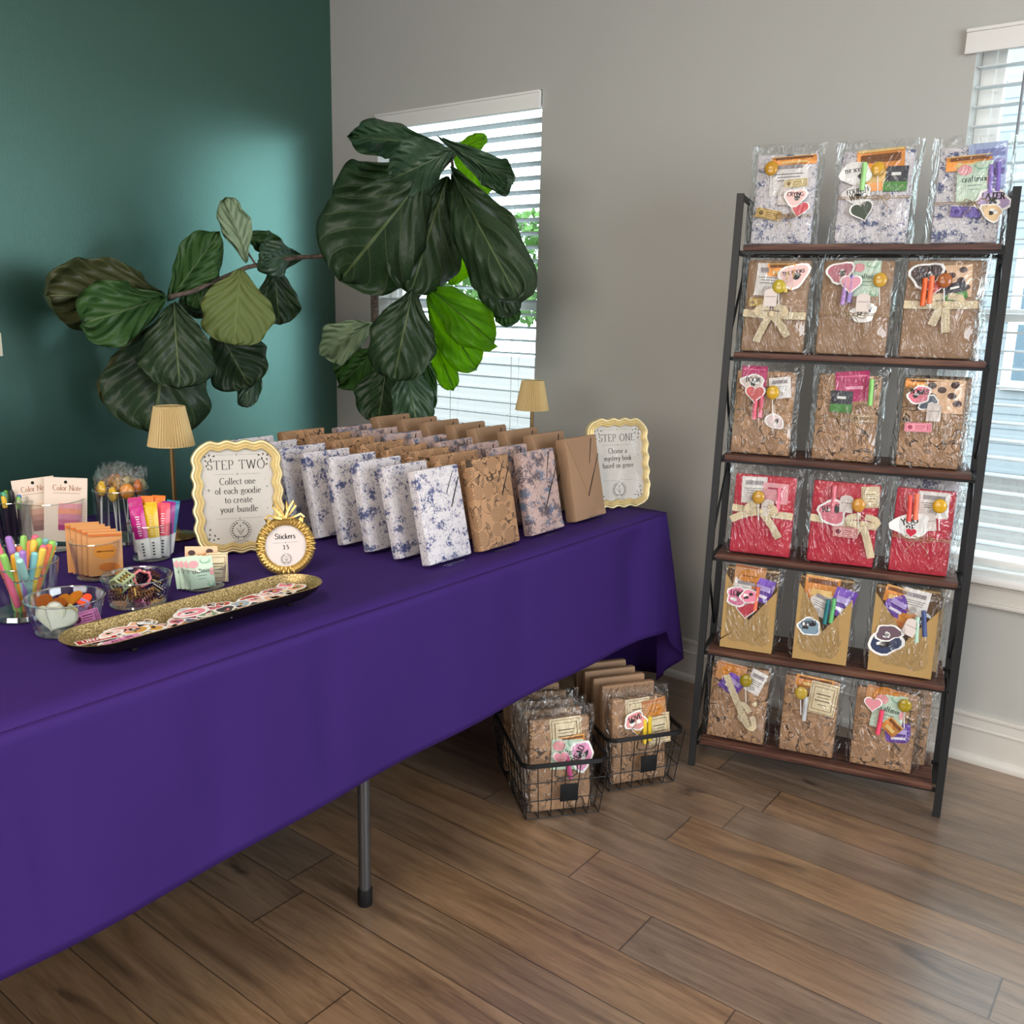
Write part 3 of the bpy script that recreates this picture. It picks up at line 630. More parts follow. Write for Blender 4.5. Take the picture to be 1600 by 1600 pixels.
# ================================================================ SIGNS
def sparkle(mb,x,z,s,y=-.0006,mat=None):
    mat=mat or INK
    for a in (0,90):
        c,d=math.cos(R_(a)),math.sin(R_(a)); w_=s*.13
        mb.add([(x+c*s,y,z+d*s),(x-d*w_,y,z+c*w_),(x-c*s,y,z-d*s),(x+d*w_,y,z-c*w_)],[(0,1,2,3)],mat)
def crest(mb,cx,cz,r,y=-.0006,full=True):
    for k in range(40):
        a,b_=2*PI*k/40,2*PI*(k+1)/40
        mb.add([(cx+r*math.cos(a),y,cz+r*math.sin(a)),(cx+r*math.cos(b_),y,cz+r*math.sin(b_)),(cx+r*.965*math.cos(b_),y,cz+r*.965*math.sin(b_)),(cx+r*.965*math.cos(a),y,cz+r*.965*math.sin(a))],[(0,1,2,3)],INK)
    for sd in (-1,1):
        for k in range(9):   # laurel leaves up each side
            a=R_(-75+k*17); px,pz=cx+sd*r*.74*math.cos(a),cz+r*.74*math.sin(a); an=R_(-75+k*17+70)
            for off in (-.5,.5):
                an2=an+off; L=r*.2; ux,uz=math.cos(an2)*sd*L,math.sin(an2)*L; nx,nz=-uz*.25,ux*.25
                mb.add([(px,y,pz),(px+ux*.5+nx,y,pz+uz*.5+nz),(px+ux,y,pz+uz),(px+ux*.5-nx,y,pz+uz*.5-nz)],[(0,1,2,3)],INK)
    # an open book with a bloom over it
    for sd in (-1,1):
        for w_ in (0,.06): 
            mb.add([(cx,y,cz-r*(.62+w_)),(cx+sd*r*.5,y,cz-r*(.52+w_)),(cx+sd*r*.5,y,cz-r*(.55+w_)),(cx,y,cz-r*(.65+w_))],[(0,1,2,3)],INK)
        for k in range(3):
            x=cx+sd*r*(.12+.1*k); z=cz-r*.45+r*.12*k
            mb.add([(cx,y,cz-r*.5),(x,y,z+r*.3),(x+.03*r,y,z+r*.3)],[(0,1,2)],INK); sparkle(mb,x,z+r*.36,r*.1,y)
    mb.add([(cx-.012*r,y,cz-r*.5),(cx+.012*r,y,cz-r*.5),(cx+.012*r,y,cz+r*.3),(cx-.012*r,y,cz+r*.3)],[(0,1,2,3)],INK)
    sparkle(mb,cx,cz+r*.42,r*.22,y)
def corner_leaves(mb,sx,sz,W,H,y=-.0006):
    for i,(a,b_) in enumerate(((.03,.05),(.10,.03),(.04,.12),(.17,.045),(.05,.20),(.12,.10))):
        x=sx*(W/2-a*W*.9-.004); z=H/2+sz*(H/2-b_*W*.9-.006); L=.0065; an=R_(40+i*47)
        ux,uz=math.cos(an)*L,math.sin(an)*L; mb.add([(x-ux*.6,y,z-uz*.6),(x-uz*.32,y,z+ux*.32),(x+ux*.6,y,z+uz*.6),(x+uz*.32,y,z-ux*.32)],[(0,1,2,3)],INK)
def wavy_sign(label,loc,rot,W,H,head,lines,crest_r=.026,lsz=.0165):
    t=thing('framed_sign',label,'sign',loc,rot,'wavy gold framed signs on the purple table')
    # frame ring: three ridges following a wavy rounded rectangle
    FW=.026; r=.042; path=[]; n=220
    base=rrect(W-FW,H-FW,r,10,0,H/2)
    pts=[Vector(p) for p in base]; L=[0]
    for i in range(len(pts)): L.append(L[-1]+(pts[(i+1)%len(pts)]-pts[i]).length)
    T=L[-1]; vs=[]; fs=[]; prof=[(-.013,0),(-.013,-.006),(-.0105,-.012),(-.0075,-.009),(-.004,-.0135),(-.0005,-.0095),(.003,-.012),(.006,-.0075),(.0095,-.008),(.0125,-.003),(.0125,.002)]
    nw=round(T/.044)
    for k in range(n):
        s_=T*k/n; i=0
        while L[i+1]<s_: i+=1
        a=pts[i%len(pts)]; b_=pts[(i+1)%len(pts)]; ff=(s_-L[i])/max(1e-9,L[i+1]-L[i]); p_=a.lerp(b_,ff)
        a2=pts[(i-1)%len(pts)]; b2=pts[(i+2)%len(pts)]; tg=(b2-a2).normalized(); nn=Vector((tg.y,-tg.x))
        cw=min(1,max(abs(p_.x)-(W-FW)/2+r,0)/r,max(abs(p_.y-H/2)-(H-FW)/2+r,0)/r); wv=.0028*(1-.8*min(1,cw*2.2))*math.sin(2*PI*nw*k/n)
        for o_,dz in prof:
            pp=p_-nn*(o_*-1)*1.0+nn*wv; vs.append((pp.x,dz,pp.y))
    K=len(prof)
    for k in range(n):
        for j in range(K): fs.append((k*K+j,((k+1)%n)*K+j,((k+1)%n)*K+(j+1)%K,k*K+(j+1)%K))
    MB().add(vs,fs,GOLD).build('wavy_frame',t,ang=60)
    MB().prism(rrect(W-.018,H-.018,.03,8,0,H/2),-.0005,.004,M('2B2622',.8,0,.2,'dark_backing_board')).build('backing_board',t)
    MB().prism([(-.012,.0),(.012,.0),(.012,H*.7),(-.012,H*.7)],.0045,.0065,M('2B2622',.8,0,.2,'dark_backing_board')).build('stand_strut',t) if False else None
    st=MB(); st.T=Matrix.Translation((0,.005,H*.72))@Matrix.Rotation(R_(26),4,'X'); st.box((0,0,-H*.36),(.05,.003,H*.74),M('2B2622',.8,0,.2,'dark_backing_board')); st.build('stand_strut',t)
    pr=MB(); pr.prism(rrect(W-FW*2+.004,H-FW*2+.004,.014,6,0,H/2),-.0022,-.0008,PAPER); pr=pr.build('printed_card',t)
    iw,ih=W-FW*2,H-FW*2; z0=FW; y=-.0026
    tx=MB()
    text(tx,head,0,z0+ih*.80,.0225,INK,y,.12,.10,.04)
    zz=z0+ih*.635
    for s_ in lines: text(tx,s_,0,zz,lsz,INK,y,.05,.12,.05); zz-=.0235
    for fz in (.955,.745,.265):
        z=z0+ih*fz; 
        for sx in (-1,1): tx.add([(sx*.007,y,z),(sx*iw*.33,y,z),(sx*iw*.33,y,z+.0004),(sx*.007,y,z+.0004)],[(0,1,2,3)],INK)
        sparkle(tx,0,z,.0042,y)
    crest(tx,0,z0+ih*.135,crest_r,y)
    text(tx,'TROPES & LORE',0,z0+.0005,.0042,INK,y,.08,.11,.06)
    T0=tx.T; tx.T=Matrix.Translation((0,0,z0))
    for sx in (-1,1):
        for sz in (-1,1): corner_leaves(tx,sx,sz,iw,ih,y)
    tx.T=T0
    for (x,z,s_) in ((-.42,.58,.006),(.42,.60,.004),(.40,.68,.002),(-.40,.40,.002),(.41,.36,.003),(.40,.43,.002)): sparkle(tx,x*iw,z0+z*ih,s_,y)
    tx.build('printed_lettering',pr,smooth=False)
    MB().prism(rrect(W-FW*2+.004,H-FW*2+.004,.014,6,0,H/2),-.0052,-.0040,PANE).build('glass_pane',t,smooth=False)
    return t
def lean_rot(p0,p1,tilt): # yaw from the two bottom corners seen in the photo
    d=(p1-p0); return (R_(-tilt),0,math.atan2(d.y,d.x))
a1,a2=at(306,873,z=CT),at(447,858,z=CT); c=(a1+a2)/2
yaw2=math.atan2(a2.y-a1.y,a2.x-a1.x)
wavy_sign('large wavy gold framed sign reading STEP TWO beside the lamp',(c.x,c.y,CT+.003),(R_(-12),0,R_(59)),.222,.286,'STEP TWO',['Collect one','of each goodie','to create','your bundle'])
a1,a2=at(888,804,z=CT),at(1010,791,z=CT); c=(a1+a2)/2
wavy_sign('large wavy gold framed sign reading STEP ONE at the far table end',(1.955,-.535,CT+.003),(R_(-10),0,R_(63)),.236,.29,'STEP ONE',['Choose a','mystery book','based on genre'])
# small round frame
def round_sign():
    t=thing('framed_sign','small round antique gold frame reading Stickers behind the tray','sign',(1.765,-1.733,CT+.001),(R_(-10),0,R_(58)))
    R0,R1=.068,.047; cz=R0
    vs=[];fs=[]; n=180; prof=[(R1,0),(R1+.001,-.006),(R1+.006,-.009),(R1+.012,-.0105),(R1+.017,-.008),(R0,-.003),(R0,.003)]
    for i in range(n):
        a=2*PI*i/n
        for j,(r_,y_) in enumerate(prof):
            fl=.0012*math.cos(i*PI*.5+j*1.0) if 0<j<6 else 0
            vs.append(((r_)*math.cos(a),y_+fl,cz+r_*math.sin(a)*1.02))
    K=len(prof)
    for i in range(n):
        for j in range(K-1): fs.append((i*K+j,((i+1)%n)*K+j,((i+1)%n)*K+j+1,i*K+j+1))
    MB().add(vs,fs,DKGOLD).build('fluted_frame',t,ang=25)
    for a0 in (0,180,270,45,135):
        lv=MB()
        for k in range(6):
            a=R_(a0-14+k*5.5); r_=(R0+R1)/2+(.004 if k%2 else -.003); lv.T=Matrix.Translation((r_*math.cos(a),-.0105,cz+r_*math.sin(a)))@Matrix.Rotation(-a,4,'Y'); lv.ball((0,0,0),(.008,.002,.0028),DKGOLD,8,5)
        lv.T=Matrix.Identity(4); lv.build('leaf_wrap',t)
    bw=MB(); zt=cz+R0
    for sx in (-1,1):
        bw.ribbon([(0,-.008,zt-.002),(sx*.012,-.012,zt+.008),(sx*.026,-.010,zt+.026),(sx*.022,-.008,zt+.038),(sx*.010,-.010,zt+.022),(0,-.012,zt)],.0045,.009,DKGOLD,up=Vector((0,1,0)))
        bw.ribbon([(0,-.008,zt-.004),(sx*.018,-.012,zt-.001),(sx*.036,-.010,zt+.006),(sx*.044,-.008,zt-.002),(sx*.040,-.010,zt-.010),(sx*.034,-.008,zt-.004)],.0045,.009,DKGOLD,up=Vector((0,1,0)))
    bw.ball((0,-.012,zt-.002),(.008,.005,.006),DKGOLD); bw.ball((.006,-.010,zt+.020),(.003,.004,.018),DKGOLD); bw.build('ribbon_bow',t)
    pr=MB(); pr.prism([(.0485*math.cos(2*PI*k/48),cz+.0495*math.sin(2*PI*k/48)) for k in range(48)],-.002,0,PAPER); pr=pr.build('printed_card',t)
    tx=MB(); text(tx,'Stickers',0,cz+.017,.0125,INK,-.0024,.05,.17,.09); text(tx,'3 5',0,cz-.008,.0105,INK,-.0024,.02,.18,.10)
    for sx in (-1,1): tx.add([(sx*.004,-.0024,cz+.008),(sx*.030,-.0024,cz+.008),(sx*.030,-.0024,cz+.0084),(sx*.004,-.0024,cz+.0084)],[(0,1,2,3)],INK)
    sparkle(tx,0,cz+.008,.003,-.0024); crest(tx,0,cz-.031,.013,-.0024); tx.build('printed_lettering',pr,smooth=False)
    MB().prism([(-R0*.9,cz-R0*.9),(R0*.9,cz-R0*.9),(R0*.9,cz),(-R0*.9,cz)],0,.001,INK) if False else None
    s=MB(); s.prism([(.058*math.cos(2*PI*k/32),cz+.058*math.sin(2*PI*k/32)) for k in range(32)],.001,.004,BLK); s.build('backing_board',t)
    s=MB(); s.T=Matrix.Translation((0,.005,.09))@Matrix.Rotation(R_(28),4,'X'); s.box((0,0,-.048),(.03,.002,.097),BLK); s.build('stand_strut',t)
round_sign()
# ================================================================ TRAY OF STICKERS
TR0=Vector((1.922,-2.318)); TR1=Vector((1.930,-1.812)); 
tc=(TR0+TR1)/2; tyaw=math.atan2(TR1.y-TR0.y,TR1.x-TR0.x); TL=.552; TW=.134
def stad(L,W,n=12):
    r=W/2; o=[]
    o+=[(L/2-r+r*math.cos(R_(a)),r*math.sin(R_(a))) for a in [-90+180*i/n for i in range(n+1)]]
    o+=[(-L/2+r+r*math.cos(R_(a)),r*math.sin(R_(a))) for a in [90+180*i/n for i in range(n+1)]]
    return o
tray=thing('long_tray','long oval tray, speckled gold inside and dark bronze outside, holding loose stickers','tray',(tc.x,tc.y,CT),(0,0,tyaw))
def loft(secs,m,mb):
    vs=[];fs=[];k=len(secs[0][0])
    for pl,z in secs: vs+=[(p[0],p[1],z) for p in pl]
    for i in range(len(secs)-1):
        for j in range(k): fs.append((i*k+j,i*k+(j+1)%k,(i+1)*k+(j+1)%k,(i+1)*k+j))
    return mb.add(vs,fs,m)
SPK=m_speckle('speckled_gold_tray_inside','7A6238','E6CE94',420,.30,.7); DKB=m_speckle('dark_bronze_tray_outside','17120F','2E2420',200,.38,.6)
o_=MB(); loft([(stad(.36,.035),.008),(stad(.44,.07),.010),(stad(.49,.10),.018),(stad(.53,.120),.029),(stad(TL,TW),.040),(stad(TL+.002,TW+.002),.0425)],DKB,o_); vs=stad(.36,.035); o_.add([(p[0],p[1],.008) for p in vs],[tuple(range(len(vs)))],DKB); o_.build('outer_shell',tray)
i_=MB(); loft([(stad(TL+.002,TW+.002),.0425),(stad(TL-.006,TW-.006),.0425),(stad(.53,.114),.031),(stad(.505,.098),.022),(stad(.48,.08),.0175),(stad(.40,.03),.016)],SPK,i_); vs=stad(.40,.03); i_.add([(p[0],p[1],.016) for p in vs],[tuple(range(len(vs)))],SPK); i_.build('inner_face',tray)
for sx in (-.16,.19):
    for sy in (-.022,.022): MB().box((sx,sy,.0045),(.012,.008,.009),DKB,.002).build('foot',tray)
STK=['E8A6A0','D96C86','F0B48A','C9647A','9C5A50','5E6B8E','E9D6A0','F3C9C4','7D9A7A','B8392F','E4D2C2','303036','D8A24A','A7B6C6','F08A9A','6E4B40']
def blob(q,r,n=18,el=1.,jag=.16):
    ph=[q.uniform(0,6.28) for _ in range(3)]; am=[q.uniform(.3,1)*jag for _ in range(3)]; o=[]
    for i in range(n):
        a=2*PI*i/n; rr=r*(1+am[0]*math.sin(2*a+ph[0])+am[1]*math.sin(3*a+ph[1])+am[2]*.6*math.sin(5*a+ph[2])); o.append((rr*math.cos(a)*el,rr*math.sin(a)))
    return o
def heartp(s,n=28):
    o=[]
    for i in range(n):
        a=2*PI*i/n; o.append((s*16*math.sin(a)**3/17,s*(13*math.cos(a)-5*math.cos(2*a)-2*math.cos(3*a)-math.cos(4*a))/17))
    return o
def hprism(mb,poly,z0,z1,m):
    n=len(poly); mb.add([(p[0],p[1],z0) for p in poly]+[(p[0],p[1],z1) for p in poly],[tuple(range(n))[::-1],tuple(range(n,2*n))]+[(i,(i+1)%n,(i+1)%n+n,i+n) for i in range(n)],m)
WST=M('F7F5F2',.45,0,.4,'white_sticker_vinyl')
def flat_sticker(label,x,y,z,yaw,kind,size,col,col2,q,grp,tiltx=0,tilty=0):
    t=thing('sticker',label,'sticker',(x,y,z),(tiltx,tilty,yaw),grp)
    if kind=='blob': o1=blob(q,size,18,q.uniform(.9,1.5)); 
    elif kind=='oval': o1=[(size*1.25*math.cos(2*PI*k/24),size*.8*math.sin(2*PI*k/24)) for k in range(24)]
    elif kind=='heart': o1=heartp(size)
    elif kind=='word': o1=rrect(size*2.6,size*.9,.003)
    elif kind=='book': o1=rrect(size*1.3,size*1.7,.003)
    else: o1=blob(q,size)
    b=MB(); hprism(b,o1,0,.0006,WST); b=b.build('die_cut_backing',t,smooth=False)
    in_=[(p[0]*.76,p[1]*.76) for p in o1]
    c=MB(); hprism(c,in_,.0006,.0009,M(col,.4,0,.4,'sticker_print_'+col))
    for _ in range(q.randint(2,4)):
        a=q.uniform(0,6.28); rr=size*q.uniform(.1,.42); c2=q.choice([col2,'2E2A2C','F7F5F2',q.choice(STK)])
        bl=blob(q,size*q.uniform(.14,.3),10,q.uniform(.6,1.8),.25); hprism(c,[(rr*math.cos(a)+p[0],rr*math.sin(a)*.6+p[1]) for p in bl],.0009,.0012,M(c2,.4,0,.4,'sticker_print_'+c2))
    c.build('printed_picture',t,smooth=False); return t,b
q=random.Random(21)
cn={'E8A6A0':'blush','D96C86':'rose pink','F0B48A':'peach','C9647A':'raspberry','9C5A50':'brick brown','5E6B8E':'slate blue','E9D6A0':'pale yellow','F3C9C4':'baby pink','7D9A7A':'sage green','B8392F':'red','E4D2C2':'cream','303036':'black','D8A24A':'amber','A7B6C6':'pale blue','F08A9A':'coral pink','6E4B40':'chocolate'}
ca,sa=math.cos(tyaw),math.sin(tyaw)
def traypos(u,v): return (tc.x+u*ca-v*sa,tc.y+u*sa+v*ca)
SG='loose stickers spread along the gold tray'
seq=[]
for i in range(60):
    u=-.205+.43*i/59+q.uniform(-.006,.006); v=q.uniform(-.030,.030)
    seq.append((u,v,q.choice(['blob','blob','blob','oval','heart','book','blob']),q.choice(STK)))
ends=["near the tray's left end","left of the tray's middle","at the tray's middle","right of the tray's middle","near the tray's right end"]
seen_l={}
for i,(u,v,k,col) in enumerate(seq):
    x,y=traypos(u,v); kk={'blob':'uneven','oval':'oval','heart':'heart shaped','book':'rectangular'}[k]
    lab=f"{cn[col]} {kk} white edged sticker {ends[min(4,int((u+.22)/.45*5))]}"
    lab2=lab+(', front side' if v>0.004*0 and v<0 else ', back side')
    if lab2 in seen_l: lab2=lab2.replace('white edged sticker','small white edged sticker') if seen_l[lab2]==1 else lab2
    seen_l[lab2]=seen_l.get(lab2,0)+1
    flat_sticker(lab2,x,y,CT+.0215+.0015*(i%5)+abs(v)*.10,tyaw+q.uniform(-.9,.9),k,q.uniform(.016,.025),col,q.choice(STK),q,SG)
def word_sticker(label,word,u,v,yaw,col,txt,size,lift):
    x,y=traypos(u,v); t=thing('sticker',label,'sticker',(x,y,CT+lift),(0,0,tyaw+yaw),SG)
    b=MB(); hprism(b,rrect(size*len(word)*.95+.010,size*1.75,.003),0,.0006,WST); b=b.build('die_cut_backing',t,smooth=False)
    c=MB(); hprism(c,rrect(size*len(word)*.95+.005,size*1.45,.002),.0006,.0009,M(col,.4,0,.4,'sticker_print_'+col)); c=c.build('printed_picture',t,smooth=False)
    T=MB(); T.T=Matrix.Rotation(R_(-90),4,'X'); text(T,word,0,-size*.45,size,M(txt,.5,0,.3,'sticker_ink_'+txt),-.0011,.08,.2,.12); T.build('printed_lettering',b,smooth=False)
word_sticker('red strip sticker reading UNAGI at the left end of the tray','UNAGI',-.212,.008,-.15,'B8302E','F7F5F2',.013,.0285)
word_sticker('pink block sticker reading ALL IN at the left end of the tray','ALL IN',-.185,-.030,.05,'E79AC8','8E2A6E',.011,.031)
t,_=flat_sticker('large pink oval sticker with a red ring at the middle of the tray',*traypos(-.02,.012),CT+.0302,tyaw,'oval',.030,'EE8FA6','C4304E',q,SG)
# ================================================================ FIDDLE LEAF FIG
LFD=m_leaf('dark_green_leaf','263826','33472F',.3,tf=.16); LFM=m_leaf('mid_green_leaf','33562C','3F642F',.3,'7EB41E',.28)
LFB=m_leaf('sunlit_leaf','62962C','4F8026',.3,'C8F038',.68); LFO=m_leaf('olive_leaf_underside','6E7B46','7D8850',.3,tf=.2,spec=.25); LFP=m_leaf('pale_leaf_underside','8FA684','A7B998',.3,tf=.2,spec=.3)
LFV=m_leaf('brown_tinged_leaf','3A4426','4E4A2C',.3,tf=.2); LFG=m_leaf('gray_green_glossy_leaf','46604A','36503C',.3,tf=.2,spec=.8)
BARK=m_speckle('gray_brown_bark','6E5E54','4A3E38',90,.85,0,.6)
PX,PY=.66,-.36
fig=thing('fiddle_leaf_fig','tall fiddle leaf fig with large drooping leaves before the window and green wall','plant',(PX,PY,0))
def leaf(b,tip,wd,mat,fold=.25,droop=.06,face=None,twist=0.,wave=.017,seed=0,bulge=0.,stem=None):
    q=random.Random(seed*7+3); b=Vector(b); tip=Vector(tip); ax=tip-b; L=ax.length; ax.normalize()
    vdir=(CAM-(b+tip)/2).normalized() if face is None else Vector(face).normalized()
    n=(vdir-ax*vdir.dot(ax)).normalized(); s=ax.cross(n).normalized()
    s2=s*math.cos(twist)+n*math.sin(twist); n2=n*math.cos(twist)-s*math.sin(twist)
    ph=[q.uniform(0,6.28) for _ in range(4)]
    def fn(u,v):
        a=(u-.5)*2; t=v
        prof=(.10+.90*math.sin(PI/2*min(1,t/.62))**1.15) if t<.62 else math.sqrt(max(0,1-((t-.62)/.38)**2.3))
        if t<=0: prof=.03
        prof*=1+(.07*math.sin(9*t+ph[0]+(1.5 if a>0 else 0))+.035*math.sin(23*t+ph[3]+(2.5 if a>0 else 0)))*abs(a)
        w_=wd/2*prof*a
        up=-fold*abs(w_)+ -droop*L*4*(t-.5)**2+bulge*L*(1-a*a)*math.sin(PI*t)
        up+=wave*math.sin(11*t+ph[1]+(2 if a>0 else 0))*a*a*L/.3+.6*wave*math.sin(7*a+5*t+ph[2])*L/.3+.5*wave*math.sin(19*t+ph[3]+3*a)*abs(a)**3+.004*math.cos(2*PI*(t*6-abs(a)*2.3))*abs(a)**.5*(1 if abs(a)<.95 else .3)
        p=b+ax*(L*t)+s2*w_+n2*up
        return tuple(p-Vector((PX,PY,0)))
    mb=MB(); mb.grid(fn,16,28,mat,uv=True); o=mb.build('leaf',fig,ang=80)
    m2=o.modifiers.new('t','SOLIDIFY'); m2.thickness=.0007
    if stem is not None:
        MB().tube([tuple(Vector(stem)-Vector((PX,PY,0))),tuple(((Vector(stem)+b)/2)-Vector((PX,PY,.008))),tuple(b-Vector((PX,PY,0)))],.0035,M('6B6A3C',.6,0,.3,'leaf_stalk'),6).build('leaf_stalk',fig)
    return o
def LX(bp,tp,wpx,X,mat,dt=0.,**k):   # leaf in front of the green wall; X its distance from that wall
    b=at(*bp,x=X); t=at(*tp,x=X+dt); d=((b+t)/2-CAM).dot(_d); leaf(b,t,wpx*d/F,mat,**k)
def LY(bp,tp,wpx,Y,mat,dt=0.,**k):
    b=at(*bp,y=Y); t=at(*tp,y=Y-dt); d=((b+t)/2-CAM).dot(_d); leaf(b,t,wpx*d/F,mat,**k)
# side branch
LX((262,458),(76,462),118,.34,LFV,.03,fold=.15,seed=1)
LX((340,442),(296,486),60,.33,LFD,seed=2)
LX((245,505),(176,640),78,.30,LFV,-.02,seed=3,fold=.4)
LX((262,492),(240,678),158,.36,LFD,.04,fold=.12,seed=4)
LX((338,512),(392,606),104,.38,LFD,.03,seed=5,fold=.3)
LX((408,560),(380,634),34,.38,LFG,.02,seed=6,fold=.8)
LX((262,462),(134,505),98,.47,LFM,.05,fold=.18,seed=7,bulge=.05)
LX((266,468),(344,360),66,.42,LFM,.02,fold=.5,seed=8,bulge=-.04)
LX((340,385),(300,478),54,.40,LFM,.02,fold=.4,seed=30)
LX((272,470),(280,606),112,.53,LFD,.07,fold=.16,seed=9,bulge=.06)
LX((384,412),(352,309),48,.44,LFP,.0,fold=.5,seed=10,twist=.2)
LX((376,366),(448,388),34,.40,LFM,.0,fold=.5,seed=11,droop=.2)
LX((428,416),(438,508),66,.34,LFD,.0,seed=12,fold=.1)
LX((472,398),(412,405),56,.43,LFG,.05,seed=13,fold=.3,wave=.02)
LX((376,418),(366,538),112,.52,LFO,.04,fold=.08,seed=14,wave=.006)
# main crown
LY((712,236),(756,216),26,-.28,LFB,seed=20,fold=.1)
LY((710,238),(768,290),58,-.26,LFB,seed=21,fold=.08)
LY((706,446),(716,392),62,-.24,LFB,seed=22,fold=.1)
LY((660,262),(524,345),120,-.42,LFD,.05,seed=23,fold=.1)
LY((682,226),(540,212),58,-.42,LFG,.06,seed=24,fold=.35,bulge=.08)
LY((748,372),(796,492),64,-.36,LFD,.0,seed=25,fold=.3)
LY((778,455),(800,506),42,-.30,LFM,seed=26)
LY((716,300),(690,425),44,-.38,LFD,seed=27,fold=.6)
LY((700,275),(640,460),118,-.46,LFD,.06,seed=28,fold=.25)
LY((665,272),(530,440),168,-.56,LFD,.10,seed=29,fold=.10,bulge=.05)
LY((702,262),(806,462),108,-.47,LFD,.10,seed=31,fold=.22,bulge=.05)
LY((704,236),(606,282),84,-.55,LFG,.06,seed=32,fold=.2,bulge=.1)
LY((712,230),(818,300),50,-.43,LFG,.04,seed=33,fold=.3,droop=-.22)
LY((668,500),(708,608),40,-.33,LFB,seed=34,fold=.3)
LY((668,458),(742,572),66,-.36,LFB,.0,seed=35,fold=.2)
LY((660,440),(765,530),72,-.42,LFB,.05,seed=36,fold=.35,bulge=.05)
LY((590,545),(527,604),62,-.42,LFM,seed=37,fold=.3)
LY((577,506),(497,556),62,-.46,LFP,.03,seed=38,fold=.3)
LY((604,565),(590,662),84,-.48,LFD,.02,seed=39,fold=.2)
LY((634,560),(652,668),70,-.52,LFG,.03,seed=40,fold=.3)
LY((662,540),(676,640),24,-.36,LFM,seed=41,fold=.5)
LY((645,452),(615,596),106,-.62,LFD,.05,seed=42,fold=.16,bulge=.05)
# wood
def rel(p): return tuple(Vector(p)-Vector((PX,PY,0)))
tr=MB(); tr.tube([(0,0,.26),(.01,.005,.6),(-.02,0,.9),rel(at(596,600,y=-.36)),rel(at(586,520,y=-.36)),rel(at(585,450,y=-.36)),rel(at(600,395,y=-.36)),rel(at(640,330,y=-.38)),rel(at(680,270,y=-.42)),rel(at(706,240,y=-.44))],.0165,BARK,12); tr.build('trunk',fig)
MB().tube([rel(at(600,560,y=-.36)),rel(at(640,480,y=-.35)),rel(at(668,445,y=-.38))],.008,BARK,8).build('branch',fig)
MB().tube([rel(at(640,330,y=-.38)),rel(at(560,392,y=-.46)),rel(at(512,400,y=-.52)),rel(at(470,402,y=-.60)),rel(at(430,408,x=.43)),rel(at(385,418,x=.42)),rel(at(335,440,x=.42)),rel(at(300,456,x=.43)),rel(at(265,464,x=.44))],.0085,BARK,10).build('branch',fig)
MB().tube([rel(at(400,414,x=.425)),rel(at(384,390,x=.43)),rel(at(372,360,x=.44))],.004,BARK,6).build('twig',fig)
MB().tube([rel(at(706,250,y=-.44)),rel(at(716,330,y=-.40)),rel(at(728,405,y=-.38))],.006,BARK,8).build('branch',fig)
pm=M('C9C4BA',.5,0,.4,'pale_ceramic_pot')
MB().lathe([(0,0),(.13,0),(.15,.02),(.175,.30),(.18,.31),(.172,.315),(.165,.30),(.16,.26)],pm,36).build('pot',fig)
MB().lathe([(0,.262),(.165,.262),(.165,.255)],M('2E2219',.95,0,.1,'potting_soil'),36).build('soil',fig)
# ================================================================ BLACK DISPLAY RACK
FL=Vector((2.3066,-.6149,0)); ux=Vector((.96662,.25621,0)); nb=Vector((-.25621,.96662,0)); RYAW=math.atan2(ux.y,ux.x); LEAN=math.tan(R_(4.5))
SW=.676; SD=.205; RH=1.722
rack=thing('display_rack','tall black metal rack with six dark walnut shelves standing near the right window','display rack',tuple(FL),(0,0,RYAW))
shelfz=[.079,.372,.668,.968,1.268,1.573]
def post(u,v0,lab):
    p=MB(); p.sweep([(u,v0,0),(u,v0+RH*LEAN,RH)],[(-.010,-.007),(.010,-.007),(.010,.007),(-.010,.007)],BLACKM,up=Vector((0,1,0))); return p.build('post',rack)
for u in (0.0,SW+.026): post(u,.0,''); post(u,SD,'')
for z in (RH-.006,):
    for u in (0,SW+.026): MB().box((u,SD/2+z*LEAN,z),(.012,SD,.012),BLACKM).build('top_bar',rack)
for i,z in enumerate(shelfz):
    y0=z*LEAN
    MB().box((SW/2+.013,y0+.004+SD/2+.004,z),(SW-.012,SD+.01,.016),WOOD,.002).build('shelf',rack)
    for u in (0,SW+.026): MB().box((u,y0+SD/2,z-.014),(.010,SD,.008),BLACKM).build('side_bar',rack)
    for yy in (y0+.02,y0+SD-.004): MB().box((SW/2+.013,yy,z-.0125),(SW+.02,.012,.009),BLACKM).build('cross_bar',rack)
for k in range(5):
    z0,z1=shelfz[k]+.02,shelfz[k+1]-.03
    for u in (0,SW+.026):
        a,b_=(0,SD) if k%2==0 else (SD,0)
        MB().tube([(u,a+z0*LEAN,z0),(u,b_+z1*LEAN,z1)],.004,BLACKM,6).build('side_brace',rack)
for z0,z1 in ((shelfz[0],shelfz[2]),(shelfz[3],shelfz[5])):
    pass
